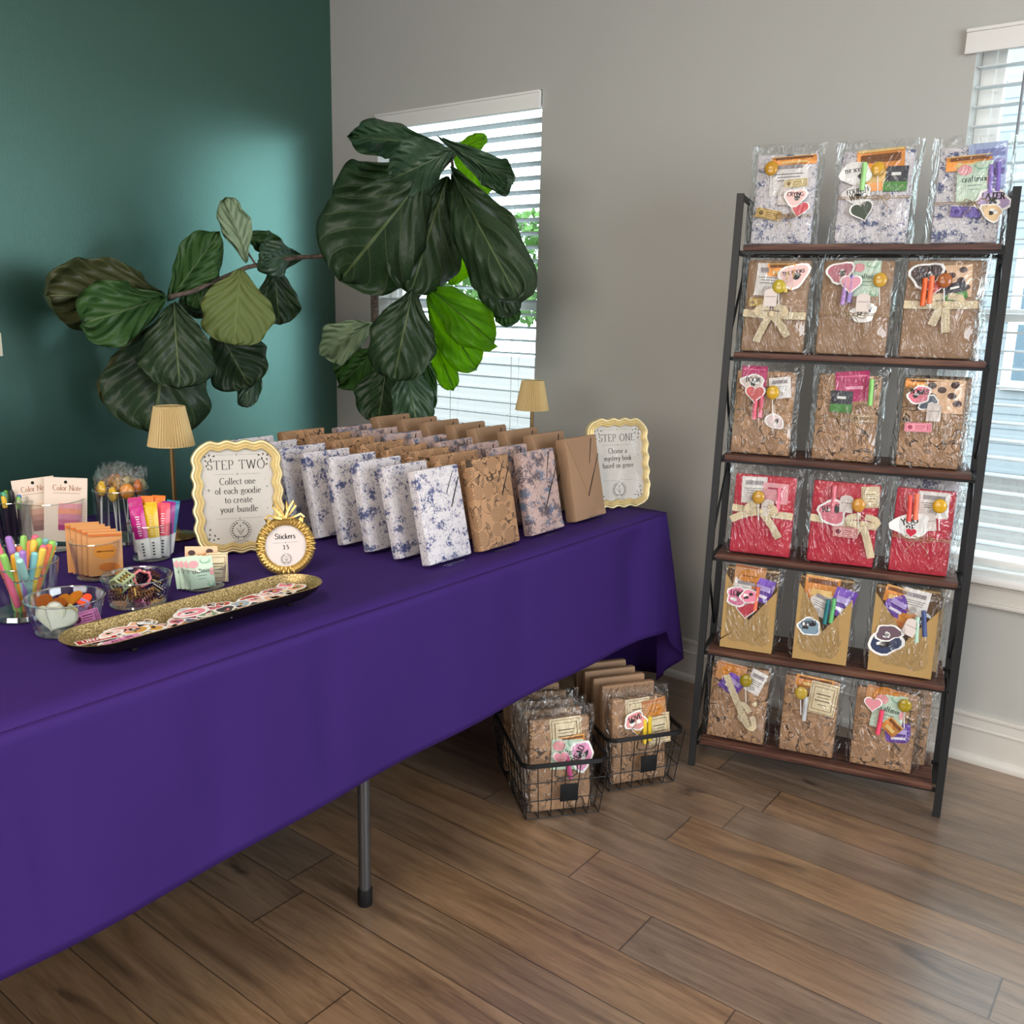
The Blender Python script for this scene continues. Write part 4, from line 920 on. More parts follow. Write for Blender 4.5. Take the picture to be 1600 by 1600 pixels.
# ================================================================ GIFT BUNDLES
PK={'gold':'D98A34','bisc':'CF9258','purple':'6A3FA8','cream':'E9D7B0','mint':'C9DEC8','dark':'2C2E3A','magenta':'C0286A','spot':'E8BE98','white':'ECE6E2','blue':'A9B8DC','pink':'E7A2AA'}
def T2(x,z,rot,y): return Matrix.Translation((x,y,z))@Matrix.Rotation(-R_(rot),4,'Y')
def it_packet(t,x,z,w,h,rot,kind,y,txt=None,full=None):
    b=MB(); b.T=T2(x,z,rot,y); c=PK[kind]; m_=M(c,.32 if kind in('gold','bisc','purple') else .55,0.35 if kind in('gold','purple') else 0,.5,kind+'_packet')
    b.grid(lambda u,v:((u-.5)*w,-.004*math.sin(PI*u)*math.sin(PI*v)-.0008,(v-.5)*h),6,8,m_); b.grid(lambda u,v:((u-.5)*w,.0,(v-.5)*h),1,1,m_)
    o=b.build('packet',t); d=MB(); d.T=T2(x,z,rot,y-.0048)
    def q4(x0,x1,z0,z1,cc): d.add([(x0*w,0,z0*h),(x1*w,0,z0*h),(x1*w,0,z1*h),(x0*w,0,z1*h)],[(0,1,2,3)],M(cc,.5,0,.3,'print_'+cc))
    def el(cx,cz,rx,rz,cc,y_=0): d.add([(cx*w+rx*w*math.cos(2*PI*k/18),y_,cz*h+rz*w*math.sin(2*PI*k/18)) for k in range(18)],[tuple(range(18))],M(cc,.5,0,.3,'print_'+cc))
    if kind=='mint':
        el(-.28,.30,.2,.16,'EBA0A4'); el(.2,.38,.2,.12,'8CC09A'); el(.2,.40,.17,.10,PK['mint'],-.0002); el(.33,-.40,.12,.12,'8CC09A'); el(.33,-.38,.09,.09,PK['mint'],-.0002); el(.42,.0,.08,.16,'EBA0A4')
        text(d,txt or 'craftmix',0,0,w*.18,M('1F4F3C',.6,0,.3,'green_ink'),-.0004,.05,.15,.08); text(d,'margarita',0,-h*.12,w*.07,M('1F4F3C',.6,0,.3,'green_ink'),-.0004,.04,.2,.12) if 0 else q4(-.2,.2,-.10,-.085,'1F4F3C'); q4(-.15,.15,-.2,-.19,'1F4F3C')
    elif kind=='bisc':
        el(0,.05,.33,.24,'D98A2A'); q4(-.25,.25,.04,.07,'6A3410'); q4(-.48,.48,.40,.45,'C86A2C'); el(.1,-.3,.3,.13,'C9701E')
    elif kind=='gold': q4(-.42,.42,.18,.38,'7A4412'); q4(-.3,.3,-.3,-.05,'F0C878'); q4(-.48,.48,.44,.5,'F0C878')
    elif kind=='purple': q4(-.35,.35,.0,.22,'B9A4E0'); q4(-.25,.3,-.28,-.16,'E8E0F4'); q4(-.3,.2,-.05,-.02,'2A1A58')
    elif kind=='cream':
        for a in (.46,.36): 
            q4(-a,a,a-.015,a,'8A6B40'); q4(-a,a,-a,-a+.015,'8A6B40'); q4(-a,-a+.02,-a,a,'8A6B40'); q4(a-.02,a,-a,a,'8A6B40')
        q4(-.25,.25,.12,.15,'5A4630'); q4(-.22,.22,.03,.05,'5A4630'); q4(-.28,.28,-.08,-.05,'5A4630'); q4(-.15,.15,-.2,-.18,'5A4630')
    elif kind=='dark': text(d,txt or 'yogi',0,h*.12,h*.3,WHITE,-.0004,.04,.2,.13) if False else q4(-.2,.2,.12,.24,'E8E6E0'); q4(-.5,.5,-.5,-.12,'4C8C3E'); el(.28,-.3,.07,.07,'B8D890')
    elif kind=='spot':
        for (cx,cz) in ((-.3,.3),(.25,.34),(-.28,-.02),(.2,.02),(-.05,.18),(.35,-.2),(-.35,-.3)): el(cx,cz,.11,.085,'4A3230')
    elif kind=='white': q4(-.35,.35,.2,.36,'9A9294'); q4(-.38,.38,.05,.07,'5A5456'); q4(-.3,.3,-.03,-.01,'5A5456'); q4(-.3,.3,-.12,-.10,'5A5456'); el(0,-.3,.14,.14,'B7B0AE')
    elif kind=='blue': q4(-.3,.45,.2,.36,'7E86B8'); q4(-.3,.45,0,.14,'8E8AC0'); q4(-.3,.45,-.2,-.06,'6E62A0')
    elif kind=='pink': q4(-.3,.3,.2,.28,'B8405E')
    elif kind=='magenta': q4(-.45,.45,.3,.36,'E86A9A'); q4(-.2,.3,-.1,.0,'F0A0C0')
    d.build('packet_print',o,smooth=False) if d.v else None
def it_hl(t,x,z,rot,cols,y):      # clip-on pens side by side
    for i,c in enumerate(cols):
        b=MB(); b.T=T2(x+(i-(len(cols)-1)/2)*.0165*math.cos(R_(rot)),z+(i%2)*.006,rot,y-.005)
        b.tube([(0,0,-.037),(0,0,-.032),(0,0,.030),(0,0,.037)],.0068,M(c,.4,0,.5,'pen_'+c),10); b.tube([(0,-.007,-.002),(0,-.0075,.022)],.0013,M(c,.4,0,.5,'pen_'+c),5); b.build('highlighter',t)
def it_lol(t,x,z,col,y,r=.0185,rot=8):
    g=M(col,.15,0,.6,'candy_'+col,Transmission__Weight=.25); b=MB(); b.ball((x,y-.006,z),(r,.006,r*1.08),g,16,10)
    o=b.build('lollipop',t); MB().tube([(x,y-.003,z-r),(x+.006,y-.001,z-r-.05)],.0016,WST,6).build('stick',o)
def it_heart(t,x,z,s,rot,col,y):
    b=MB(); b.T=T2(x,z,rot,y); b.prism(heartp(s),-.0014,0,WST); b.T=T2(x,z,rot,y-.0015); b.prism(heartp(s*.86),-.0006,0,M(col,.45,0,.4,'sticker_print_'+col)); b.build('heart_sticker',t,smooth=False)
def it_stk(t,x,z,s,rot,col,y,word=None,seed=1,c2='F7F5F2',el=1.3):
    q=random.Random(seed); b=MB(); b.T=T2(x,z,rot,y); o1=blob(q,s,18,el); b.prism(o1,-.0010,0,WST)
    b.T=T2(x,z,rot,y-.0011); b.prism([(p[0]*.84,p[1]*.84) for p in o1],-.0004,0,M(col,.45,0,.4,'sticker_print_'+col))
    for _ in range(3):
        bl=blob(q,s*.22,10,1.4,.25); ox,oz=q.uniform(-.5,.5)*s,q.uniform(-.35,.35)*s; b.T=T2(x,z,rot,y-.0016)@Matrix.Translation((ox,0,oz)); b.prism(bl,-.0003,0,M(q.choice([c2,'2E2A2C']),.45,0,.4,'sticker_print_x'+c2))
    o=b.build('sticker',t,smooth=False)
    if word:
        d=MB(); d.T=T2(x,z,rot,y-.0021)
        for k,w_ in enumerate(word.split('|')): text(d,w_,0,s*.12-k*s*.6,min(s*.5,s*2.5/len(w_)),INK,0,.04,.2,.12)
        d.build('sticker_lettering',o,smooth=False)
def it_tick(t,x,z,w,h,rot,col,ink,y):
    b=MB(); b.T=T2(x,z,rot,y); b.prism(rrect(w,h,.003),-.001,0,M(col,.5,0,.3,'ticket_'+col)); m_=M(ink,.5,0,.3,'ticket_ink_'+ink); b.T=T2(x,z,rot,y-.0012)
    for (x0,x1,z0,z1) in ((-.46,.46,.38,.42),(-.46,.46,-.42,-.38),(-.46,-.44,-.4,.4),(.44,.46,-.4,.4),(-.12,.28,.12,.2),(-.12,.28,-.06,.0),(-.12,.2,-.24,-.18),(.33,.36,-.3,.3),(.39,.41,-.3,.3)):
        b.add([(x0*w,0,z0*h),(x1*w,0,z0*h),(x1*w,0,z1*h),(x0*w,0,z1*h)],[(0,1,2,3)],m_)
    b.add([(-.30*w+.26*h*math.cos(2*PI*k/12),0,.26*h*math.sin(2*PI*k/12)) for k in range(12)],[tuple(range(12))],m_); b.build('ticket_sticker',t,smooth=False)
def it_tag(t,x,z,rot,y,h=.05):   # white luggage-style tag with an arched top
    b=MB(); b.T=T2(x,z,rot,y); w=.036; b.prism([(-w/2,-h/2),(w/2,-h/2)]+[(w/2*math.cos(R_(a)),h/2-w*.3+w*.3*math.sin(R_(a))) for a in range(0,181,20)],-.0012,0,PAPER)
    b.T=T2(x,z,rot,y-.0014); b.add([(-w*.4,0,.002),(w*.4,0,.002),(w*.4,0,.003),(-w*.4,0,.003)],[(0,1,2,3)],INK); b.build('paper_tag',t,smooth=False)
def it_lace(t,w,z,y,bx=0,rot=0,tails=((-.035,-.07),(.04,-.065))):
    b=MB(); wd=.020; b.T=T2(0,z,rot,y)
    def band(P,wd=wd): b.ribbon([(p[0],p[2] if len(p)>2 else 0,p[1]) for p in P],.0012,wd,LACE,up=Vector((0,-1,0))) if False else flatband(b,P,wd)
    def flatband(b,P,wd):
        V=[Vector((p[0],p[1])) for p in P]; vs=[];n=len(V)
        for i,p in enumerate(V):
            d=(V[min(i+1,n-1)]-V[max(i-1,0)]).normalized(); nn=Vector((-d.y,d.x))*wd/2; yy=P[i][2] if len(P[i])>2 else 0
            sc_=1+.10*(i%2)
            for sgn,dy in ((1,0),(-1,0),(-1,.0008),(1,.0008)): vs.append((p.x+nn.x*sgn*sc_,yy+dy,p.y+nn.y*sgn*sc_))
        fs=[]
        for i in range(n-1):
            for j in range(4): fs.append((i*4+j,i*4+(j+1)%4,(i+1)*4+(j+1)%4,(i+1)*4+j))
        fs+=[(0,1,2,3),((n-1)*4+3,(n-1)*4+2,(n-1)*4+1,(n-1)*4)]; b.add(vs,fs,LACE)
    def lerpP(a,c,n=10,sag=0,dep=0): return [(a[0]+(c[0]-a[0])*i/n,a[1]+(c[1]-a[1])*i/n-sag*math.sin(PI*i/n),-.001-dep*math.sin(PI*i/n)) for i in range(n+1)]
    band(lerpP((-w/2,.003),(w/2,-.003),18,.002)); 
    for sx,sz in tails: band(lerpP((bx,0),(bx+sx,sz),10,-.006,.004))
    for sg in (-1,1):
        band([(bx+sg*(.006+.034*math.sin(PI*i/10)),.004+.013*math.cos(PI*i/10)*1.0+.004,-.002-.006*math.sin(PI*i/10)) for i in range(11)],.017)
    b.T=T2(bx,z,rot,y-.005); b.ball((0,0,0),(.008,.005,.009),LACE,8,6); b.build('lace_ribbon_bow',t)
def it_twine(t,w,z,y,bx=0,s=1.):
    b=MB(); b.T=T2(0,z,0,y-.002)
    for dz in (-.0022,.0022): b.tube([(-w/2,0,dz),(0,-.001,dz*1.2),(w/2,0,dz)],.0010,TWINE,5)
    for sg in (-1,1):
        b.tube([(bx+sg*s*(.030*math.sin(PI*i/12)),-.003,.009*s*math.sin(2*PI*i/12)) for i in range(13)],.0011,TWINE,5)
        b.tube([(bx,-.002,0),(bx+sg*.012*s,-.003,-.018*s),(bx+sg*.026*s,-.002,-.034*s),(bx+sg*.020*s,-.002,-.045*s)],.0010,TWINE,5)
    b.build('twine_bow',t)
def bag(t,w,h,d,seed):
    q=random.Random(seed); W=w+.034; H=h+.032; off=Vector((q.uniform(0,50),q.uniform(0,50),0)); mb=MB()
    def side(sgn):
        def fn(u,v):
            a=(u-.5)*2; c=(v-.5)*2
            e=(1-abs(a)**7)*(1-max(0,c)**5*.55-(max(0,-c)**10)*.4)
            x=a*W/2*(1-.03*math.cos(PI*c)); z=v*H
            nz=noise.noise(Vector((x*22,z*9,sgn*3))+off)*.006+noise.noise(Vector((x*60,z*30,sgn*3))+off)*.0022
            y=d/2+sgn*(d/2+.010)*e+nz*(.3+e*.7 if sgn>0 else .6)
            if sgn<0: y-=.003
            if v>.93: y+=.006*math.sin(u*14+seed)
            x+=noise.noise(Vector((z*18,seed*1.7,a*2)))*.005*abs(a)
            return (x,y,z+.0005)
        return fn
    mb.grid(side(-1),12,16,BAG); mb.grid(side(1),8,10,BAG)
    # heat-sealed side gussets: crinkled strips
    return mb.build('clear_bag',t,ang=70)
def bundle(label,loc,rot,w,h,style,items,group,seed,d=.026,with_bag=True,open_=None,cat='gift bundle'):
    t=thing('gift_bundle',label,cat,loc,rot,group); t['ok']=1; del t['ok']
    mat={'toile':TOILE,'kraft':KRAFT,'floral':FLORAL,'red':REDP,'env':KRAFTB}[style]
    b=MB(); b.box((0,d/2+.004,h/2+.003),(w,d,h),mat,.006); b.build('wrapped_book',t)
    y=.0030
    if style=='env':    # envelope front, open in a V
        f=MB(); f.prism([(-w*.5,.004),(w*.5,.004),(w*.5,h*.80),(w*.04,h*.40),(-w*.5,h*.16)] if open_=='r' else [(-w*.5,.004),(w*.5,.004),(w*.5,h*.78),(-w*.02,h*.36),(-w*.5,h*.10)],-.0108,-.0096,mat); f.build('envelope_pocket',t)
        f=MB(); f.prism([(-w*.49,h*.985),(w*.49,h*.985),(w*.49,h*.70),(w*.0,h*.33),(-w*.49,h*.10)],.0026,.0036,M('5E452C',.7,0,.2,'envelope_inside_paper')); f.build('envelope_lining',t)
        f=MB(); f.prism([(-w*.5,.12*h),(-w*.5,h*.93),(-w*.12,h*.60),(w*.02,h*.36)],-.0092,-.0084,mat); f.prism([(w*.5,h*.95),(w*.5,h*.6),(w*.34,h*.64),(w*.18,h*.62)],-.0026,-.0018,mat) if 0 else 0; f.build('envelope_flap',t)
    else:
        f=MB(); f.prism([(-w*.485,.006),(w*.485,.006),(w*.485,h*.50),(-w*.485,h*.52)],.0016,.0036,mat); f.build('front_pocket',t)
    for k,it in enumerate(items):
        n,a=it[0],it[1:]; yy=.0028-.0034*(k%3); K=1.22
        if style=='env': yy=.0015-.0012*(k%3)-(.004 if n in('st','ht','tg') else 0)
        if n=='pk': it_packet(t,a[0]*w,a[1]*h,a[2]*K,a[3]*K,a[4],a[5],yy,*(a[6:]))
        elif n=='hl': it_hl(t,a[0]*w,a[1]*h,a[2],a[3],yy-.004)
        elif n=='lol': it_lol(t,a[0]*w,a[1]*h,a[2],yy-.006)
        elif n=='ht': it_heart(t,a[0]*w,a[1]*h,a[2]*K,a[3],a[4],yy-.007)
        elif n=='st': it_stk(t,a[0]*w,a[1]*h,a[2]*K,a[3],a[4],yy-.0075,a[5] if len(a)>5 else None,seed+k)
        elif n=='tk': it_tick(t,a[0]*w,a[1]*h,a[2]*K,a[3]*K,a[4],a[5],a[6],yy-.008)
        elif n=='tg': it_tag(t,a[0]*w,a[1]*h,a[2],yy-.0085)
        elif n=='lace': it_lace(t,w*1.0,a[0]*h,-.006,a[1]*w,a[2],a[3])
        elif n=='twine': it_twine(t,w*1.0,a[0]*h,-.006,a[1]*w,a[2])
    if with_bag: bag(t,w,h,d+.02,seed)
    return t
GB='cellophane gift bundles on the black rack'
B=[ # row, u0, u1, style, label, items
 (5,.024,.207,'toile','blue toile bundle with a red heart sticker on the top shelf, left end',[('pk',.05,.76,.085,.085,2,'white'),('pk',.12,.93,.10,.02,3,'gold'),('lol',-.24,.84,'D8A030'),('tk',.18,.68,.052,.018,4,'E8D49A','8A6B40'),('ht',.28,.40,.024,-10,'E0505A'),('st',.20,.52,.020,0,'F3C9C4','CRYING'),('tg',.02,.54,0),('tk',-.22,.34,.058,.022,-12,'D8B468','7A5A28'),('twine',.32,.05,.8)]),
 (5,.254,.459,'toile','blue toile bundle with a dark green heart sticker on the top shelf, centre',[('pk',.05,.80,.10,.09,4,'gold'),('st',-.28,.76,.026,8,'F7F5F2','THE BOOKS'),('hl',-.17,.72,0,['A6DC90']),('lol',.02,.80,'F0B838'),('pk',.27,.70,.05,.055,0,'dark'),('ht',-.14,.36,.028,20,'3E4A3C'),('st',-.22,.54,.024,12,'F7F5F2','FOURTH|WING'),('twine',.50,.1,.8)]),
 (5,.503,.682,'toile','blue toile bundle with a mint drink packet on the top shelf, right end',[('pk',.22,.80,.075,.10,4,'blue'),('pk',-.05,.84,.09,.03,4,'gold'),('pk',.06,.64,.070,.085,4,'mint'),('hl',.34,.66,4,['8E74C4','7A64B4']),('st',.36,.44,.026,0,'B9A4CC','LATER'),('st',.36,.32,.018,-20,'E4C59A'),('tk',-.02,.33,.060,.022,-3,'7E6AB8','4A3A88'),('twine',.42,.1,1.)]),
 (4,.024,.216,'kraft','plain kraft bundle with a wide lace bow and yellow lollipop, second shelf, left end',[('pk',-.16,.80,.055,.075,-3,'white'),('pk',.06,.90,.07,.03,0,'gold'),('st',.26,.84,.028,10,'F3C9C4','THE BOOKS'),('hl',.20,.80,-4,['F0D060','F2B23C']),('lol',.04,.72,'D8C040'),('tg',-.08,.60,0),('tk',-.27,.55,.046,.018,3,'D8B864','7A5A28'),('lace',.42,-.05,0,((-.035,-.08),(.052,-.062)))]),
 (4,.234,.438,'kraft','plain kraft bundle with purple highlighters and twine bow, second shelf, centre',[('pk',.12,.82,.06,.08,0,'mint'),('st',-.25,.88,.024,8,'B86A78'),('ht',-.08,.76,.026,0,'D998A8'),('hl',-.12,.68,-3,['C090D8','9E86D0']),('lol',.32,.80,'E0B040'),('tg',.12,.56,0),('st',.14,.46,.022,-8,'F7F5F2','IRON'),('twine',.44,.0,1.2)]),
 (4,.456,.655,'kraft','plain kraft bundle with orange highlighters and lace bow, second shelf, right end',[('st',-.24,.86,.028,4,'4A3230','HOT|GIRLS'),('ht',-.12,.74,.022,0,'C04038'),('hl',-.20,.68,0,['F06A30','F27848']),('pk',.14,.80,.075,.07,3,'spot'),('pk',.18,.70,.045,.04,15,'dark'),('lol',.02,.80,'B86A38'),('lace',.56,.06,3,((-.030,-.055),(.006,-.075)))]),
 (3,.020,.205,'floral','floral kraft bundle with red heart mirror and pink highlighters, third shelf, left end',[('pk',-.20,.94,.06,.05,0,'magenta'),('st',-.20,.86,.022,0,'D8C8C0','BOOK'),('ht',-.15,.74,.026,0,'D05858'),('hl',-.08,.58,0,['F0607C','EE6A84']),('lol',.15,.76,'E8B830'),('pk',.26,.82,.05,.05,8,'white'),('st',.22,.42,.018,-50,'E8D0D0'),('twine',.56,0,.5)]),
 (3,.253,.438,'floral','floral kraft bundle with a magenta packet and green highlighter, third shelf, centre',[('pk',.05,.88,.075,.07,6,'magenta'),('pk',-.10,.70,.048,.05,0,'dark'),('hl',.35,.82,2,['8ED070']),('tk',.26,.52,.05,.018,2,'C9AE88','5A4630'),('twine',.52,.05,1.)]),
 (3,.480,.656,'floral','floral kraft bundle with a dark spotted peach packet, third shelf, right end',[('pk',-.02,.95,.12,.02,0,'gold'),('pk',.14,.82,.085,.075,0,'spot'),('st',-.24,.82,.020,0,'E07A8C','BOOKS'),('st',-.08,.74,.016,30,'4A5668'),('tg',.02,.64,0),('tk',-.20,.46,.056,.020,2,'EE9AA8','A84660'),('twine',.48,.1,1.2)]),
 (2,.043,.236,'red','red envelope bundle with a lace bow and gold lollipop, fourth shelf, left end',[('pk',-.17,.82,.06,.065,2,'white'),('pk',.18,.80,.06,.05,0,'pink'),('lol',-.08,.74,'D8A43C'),('hl',.24,.72,0,['F07890']),('tg',.08,.62,0),('lace',.56,-.02,-2,((-.085,-.035),(.06,-.072)))]),
 (2,.269,.468,'red','red envelope bundle with a lace bow at its right, fourth shelf, centre',[('hl',-.18,.80,0,['F08090']),('tg',.02,.76,0),('lol',.20,.76,'E0A040'),('pk',.36,.86,.04,.05,6,'cream'),('st',-.18,.64,.028,12,'E07A8C','READ'),('tk',.05,.42,.055,.024,-2,'E8A6A0','7A2838'),('lace',.54,.28,-1,((-.02,-.04),(.035,-.095)))]),
 (2,.493,.662,'red','red envelope bundle with a twine bow and yellow lollipop, fourth shelf, right end',[('pk',.14,.84,.065,.06,0,'white'),('hl',-.20,.78,3,['F05048','F27A58']),('lol',.24,.84,'F0B820'),('tg',.10,.64,10),('st',-.20,.58,.030,16,'F7F5F2','YOU|RE'),('ht',-.18,.50,.014,0,'C01A38'),('twine',.44,-.05,1.1)]),
 (1,.043,.213,'env','open brown envelope bundle with pink heart stickers, fifth shelf, left end',[('pk',-.05,.90,.075,.06,-3,'bisc'),('pk',-.10,.76,.06,.05,-4,'white'),('pk',.22,.76,.05,.06,-12,'purple'),('hl',.12,.66,-3,['F0785C']),('st',-.24,.66,.024,0,'E07AA0','LOVE'),('st',-.02,.68,.018,20,'E88AA4'),('ht',-.06,.52,.028,0,'C8384A')]),
 (1,.258,.426,'env','open brown envelope bundle with green highlighters, fifth shelf, centre',[('pk',-.08,.88,.08,.06,-3,'gold'),('pk',-.08,.70,.05,.06,-20,'white'),('pk',.32,.74,.05,.07,-14,'purple'),('hl',.10,.62,-3,['2A7A80','6ABE78']),('st',-.24,.42,.022,10,'7E98A8','OPEN')]),
 (1,.469,.654,'env','open brown envelope bundle with a navy square sticker, fifth shelf, right end',[('pk',-.18,.92,.05,.04,-10,'gold'),('pk',.12,.86,.06,.06,-8,'white'),('pk',-.14,.80,.052,.055,-24,'purple'),('pk',-.02,.66,.045,.05,-28,'bisc'),('tg',.10,.58,-20),('hl',.30,.64,8,['4A5A8C']),('hl',.20,.56,4,['B8DCC8']),('st',-.26,.36,.030,0,'2E3A5C'),('st',-.24,.48,.022,0,'6A5460')]),
 (0,.024,.213,'floral','floral kraft bundle with white ribbon strip, bottom shelf, left end',[('pk',-.16,.92,.075,.045,-4,'bisc'),('pk',-.12,.78,.052,.055,-30,'purple'),('lol',.12,.86,'A8941C'),('pk',.28,.84,.04,.06,-20,'white'),('lace',.56,.30,-60,((.0,-.02),))]),
 (0,.244,.417,'floral','floral kraft bundle with a large cream card and lollipop, bottom shelf, centre',[('pk',.05,.96,.09,.03,-3,'gold'),('lol',-.18,.82,'D0B040'),('pk',.22,.78,.065,.08,-5,'cream'),('hl',-.08,.62,0,['D8DCE0'])]),
 (0,.448,.633,'floral','floral kraft bundle with a mint drink packet, bottom shelf, right end',[('pk',-.02,.94,.09,.04,-4,'bisc'),('pk',.04,.76,.070,.09,-6,'mint'),('ht',-.22,.84,.022,0,'E0909C'),('lol',.28,.88,'B8A020'),('hl',-.08,.62,-4,['EE5070']),('pk',.12,.58,.04,.035,-40,'gold'),('pk',.22,.50,.058,.050,6,'purple')]),
]
hh=[.236,.252,.240,.246,.262,.250]
cn2=0
def rackloc(u,v,z): p=FL+ux*u+nb*(v+z*LEAN); return (p.x,p.y,z)
for r,u0,u1,st,lab,items in B:
    z=shelfz[r]+.0085; sd=10+cn2; cn2+=1
    bundle(lab,rackloc((u0+u1)/2,.034,z),(R_(-5.5),0,RYAW+R_(random.Random(sd).uniform(-1.2,1.2))),u1-u0-.016,hh[r],st,items,GB,sd,open_='r' if u0>.2 else 'l')
# the bundles standing second in line at the right of each shelf
RB=[(4,'kraft','plain kraft bundle standing behind the right end bundle of the second shelf'),(3,'floral','floral kraft bundle standing behind the spotted packet bundle of the third shelf'),(2,'toile','pale toile bundle standing behind the red bundles at the right of the fourth shelf'),(1,'env','brown envelope bundle standing behind the navy sticker bundle of the fifth shelf'),(0,'floral','floral kraft bundle standing behind the mint packet bundle of the bottom shelf')]
for r,st,lab in RB:
    z=shelfz[r]+.0085
    bundle(lab,rackloc(.585,.105,z),(R_(-4),0,RYAW),.155,hh[r]+.004+(.03 if r==2 else 0),st,[('lol',.2,.8,'D8B040')] if r!=2 else [],GB,90+r,open_='l')
# ================================================================ WIRE BASKETS
def basket(label,p0,p1,L,wd_top,seed):
    """front bottom edge from p0 (left) to p1; the basket runs back by L"""
    d=(p1-p0); yaw=math.atan2(d.y,d.x); c=(p0+p1)/2; t=thing('wire_basket',label,'basket',(c.x,c.y,0),(0,0,yaw),'black wire baskets on the floor')
    w=d.length; H=.172; f=.018
    def P(a,b_,h): # a -1..1 across, b 0..1 back
        k=h/H; return (a*(w/2+f*k),-f*k+b_*(L+2*f*k),h+.004)
    n=MB(); r=.0016
    def loop(h): return [P(-1,0,h),P(1,0,h),P(1,1,h),P(-1,1,h)]
    for h in (0,.057,.114):
        q_=loop(h); 
        for i in range(4): n.tube([q_[i],q_[(i+1)%4]],r,BLACKM,5)
    for i in range(0,7):
        a=-1+2*i/6
        n.tube([P(a,0,H),P(a,0,0),P(a,1,0),P(a,1,H)],r,BLACKM,5)
    for i in range(1,9):
        b_=i/9; n.tube([P(-1,b_,H),P(-1,b_,0),P(1,b_,0),P(1,b_,H)],r,BLACKM,5)
    n.build('wire_mesh',t)
    rm=MB(); rc=.03; W=w/2+f; pts=[]
    for (sx,sy,a0) in ((1,0,-90),(1,1,0),(-1,1,90),(-1,0,180)):
        cx=sx*(W-rc); cy=(-f+rc) if sy==0 else (L+f-rc)
        pts+=[(cx+rc*math.cos(R_(a0+90*i/5)),cy+rc*math.sin(R_(a0+90*i/5)),H) for i in range(6)]
    rm.sweep(pts,[(-.003,-.006),(.003,-.006),(.003,.006),(-.003,.006)],BLACKM,closed=True); rm.build('rim_band',t)
    MB().box((.012,-.013,.082),(.052,.003,.052),BLK,.002).build('label_plate',t)
    hn=MB(); hn.tube([(-.03,-f-.001,H-.004),(-.032,-f+.003,.138),(-.02,-f+.004,.130),(.02,-f+.004,.130),(.032,-f+.003,.138),(.03,-f-.001,H-.004)],.0016,BLACKM,5); hn.build('handle_loop',t)
    return c,yaw,t
def inb(c,yaw,a,b_,z=.008): 
    return (c.x+a*math.cos(yaw)-b_*math.sin(yaw),c.y+a*math.sin(yaw)+b_*math.cos(yaw),z)
GK='cellophane gift bundles in the two wire baskets'
c,yw,_=basket('black wire basket of gift bundles nearer the camera under the tablecloth',at(822,1283,z=0),at(935,1270,z=0),.33,.2,1)
it1=[('pk',.10,.84,.075,.075,3,'cream'),('pk',.20,.76,.06,.025,4,'gold'),('pk',.10,.62,.075,.07,-4,'mint'),('hl',.12,.50,10,['E8509A']),('st',.34,.60,.028,60,'E59AC0','READ'),('ht',-.02,.60,.020,0,'EE9AA8')]
it2=[('pk',-.02,.84,.065,.07,2,'cream'),('pk',.28,.84,.065,.06,6,'bisc'),('st',-.10,.76,.024,15,'E59A98','LOVE'),('ht',-.05,.66,.020,0,'E0A028'),('hl',.12,.62,0,['F0D040','E8C830']),('pk',.36,.62,.06,.075,4,'cream')]
bl=[('floral','floral kraft bundle with a cream card and mint packet, front of the near basket',it1),('floral','floral kraft bundle second from the front of the near basket',[]),('kraft','plain kraft bundle third from the front of the near basket',[]),('floral','floral kraft bundle fourth from the front of the near basket',[]),('kraft','plain kraft bundle at the back of the near basket',[])]
for i,(st,lab,its) in enumerate(bl):
    bundle(lab,inb(c,yw,-.004*i,.016+i*.060,.009),(R_(-9),0,yw),.176,.262,st,its,GK,120+i,with_bag=i<3)
c,yw,_=basket('black wire basket of gift bundles farther back beside the black rack',at(952,1238,z=0),at(1052,1222,z=0),.33,.2,2)
bl=[('floral','floral kraft bundle with yellow highlighters, front of the far basket',it2),('kraft','plain kraft bundle second from the front of the far basket',[]),('kraft','plain kraft bundle third from the front of the far basket',[]),('kraft','plain kraft bundle fourth from the front of the far basket',[]),('kraft','plain kraft bundle at the back of the far basket',[])]
for i,(st,lab,its) in enumerate(bl):
    bundle(lab,inb(c,yw,-.003*i,.016+i*.060,.009),(R_(-7),0,yw),.175,.255+(.02 if i>0 else 0),st,its,GK,140+i,with_bag=i<1)
# ================================================================ GLASS CUPS AND THEIR GOODIES
def glass(name,label,cat,x,y,r0,r1,h,wall=.0022,base=.006,rim=True):
    t=thing(name,label,cat,(x,y,CT))
    MB().lathe([(0,.0),(r0,.0),(r0+.001,.003),(r1,h),(r1-wall,h),(r0-wall,base),(0,base)],GLASSM,40).build('glass_wall',t)
    MB().tube([(r1-wall/2,0,h)]+[((r1-wall/2)*math.cos(2*PI*k/40),(r1-wall/2)*math.sin(2*PI*k/40),h) for k in range(1,40)],wall*.62,GLASSRIM,6,True).build('rim',t)
    MB().lathe([(0,.0006),(r0-.001,.0006),(r0+.0005,.003),(r0-wall,base),(r0-wall-.004,base-.001),(0,base-.001)],GLASSRIM,40).build('thick_base',t)
    return t
def onT(px,py): return at(px,py,z=CT)
q=random.Random(5)
def inside(c,p0,p1,tilt_dir,lean): pass
PASTEL=[('pink','F0708C'),('lilac','A97FC8'),('mint','A6D8CC'),('green','9AD46C'),('yellow','F2CC58'),('coral','F48A5C'),('orange','F5AE3C'),('aqua','8CCFD0')]
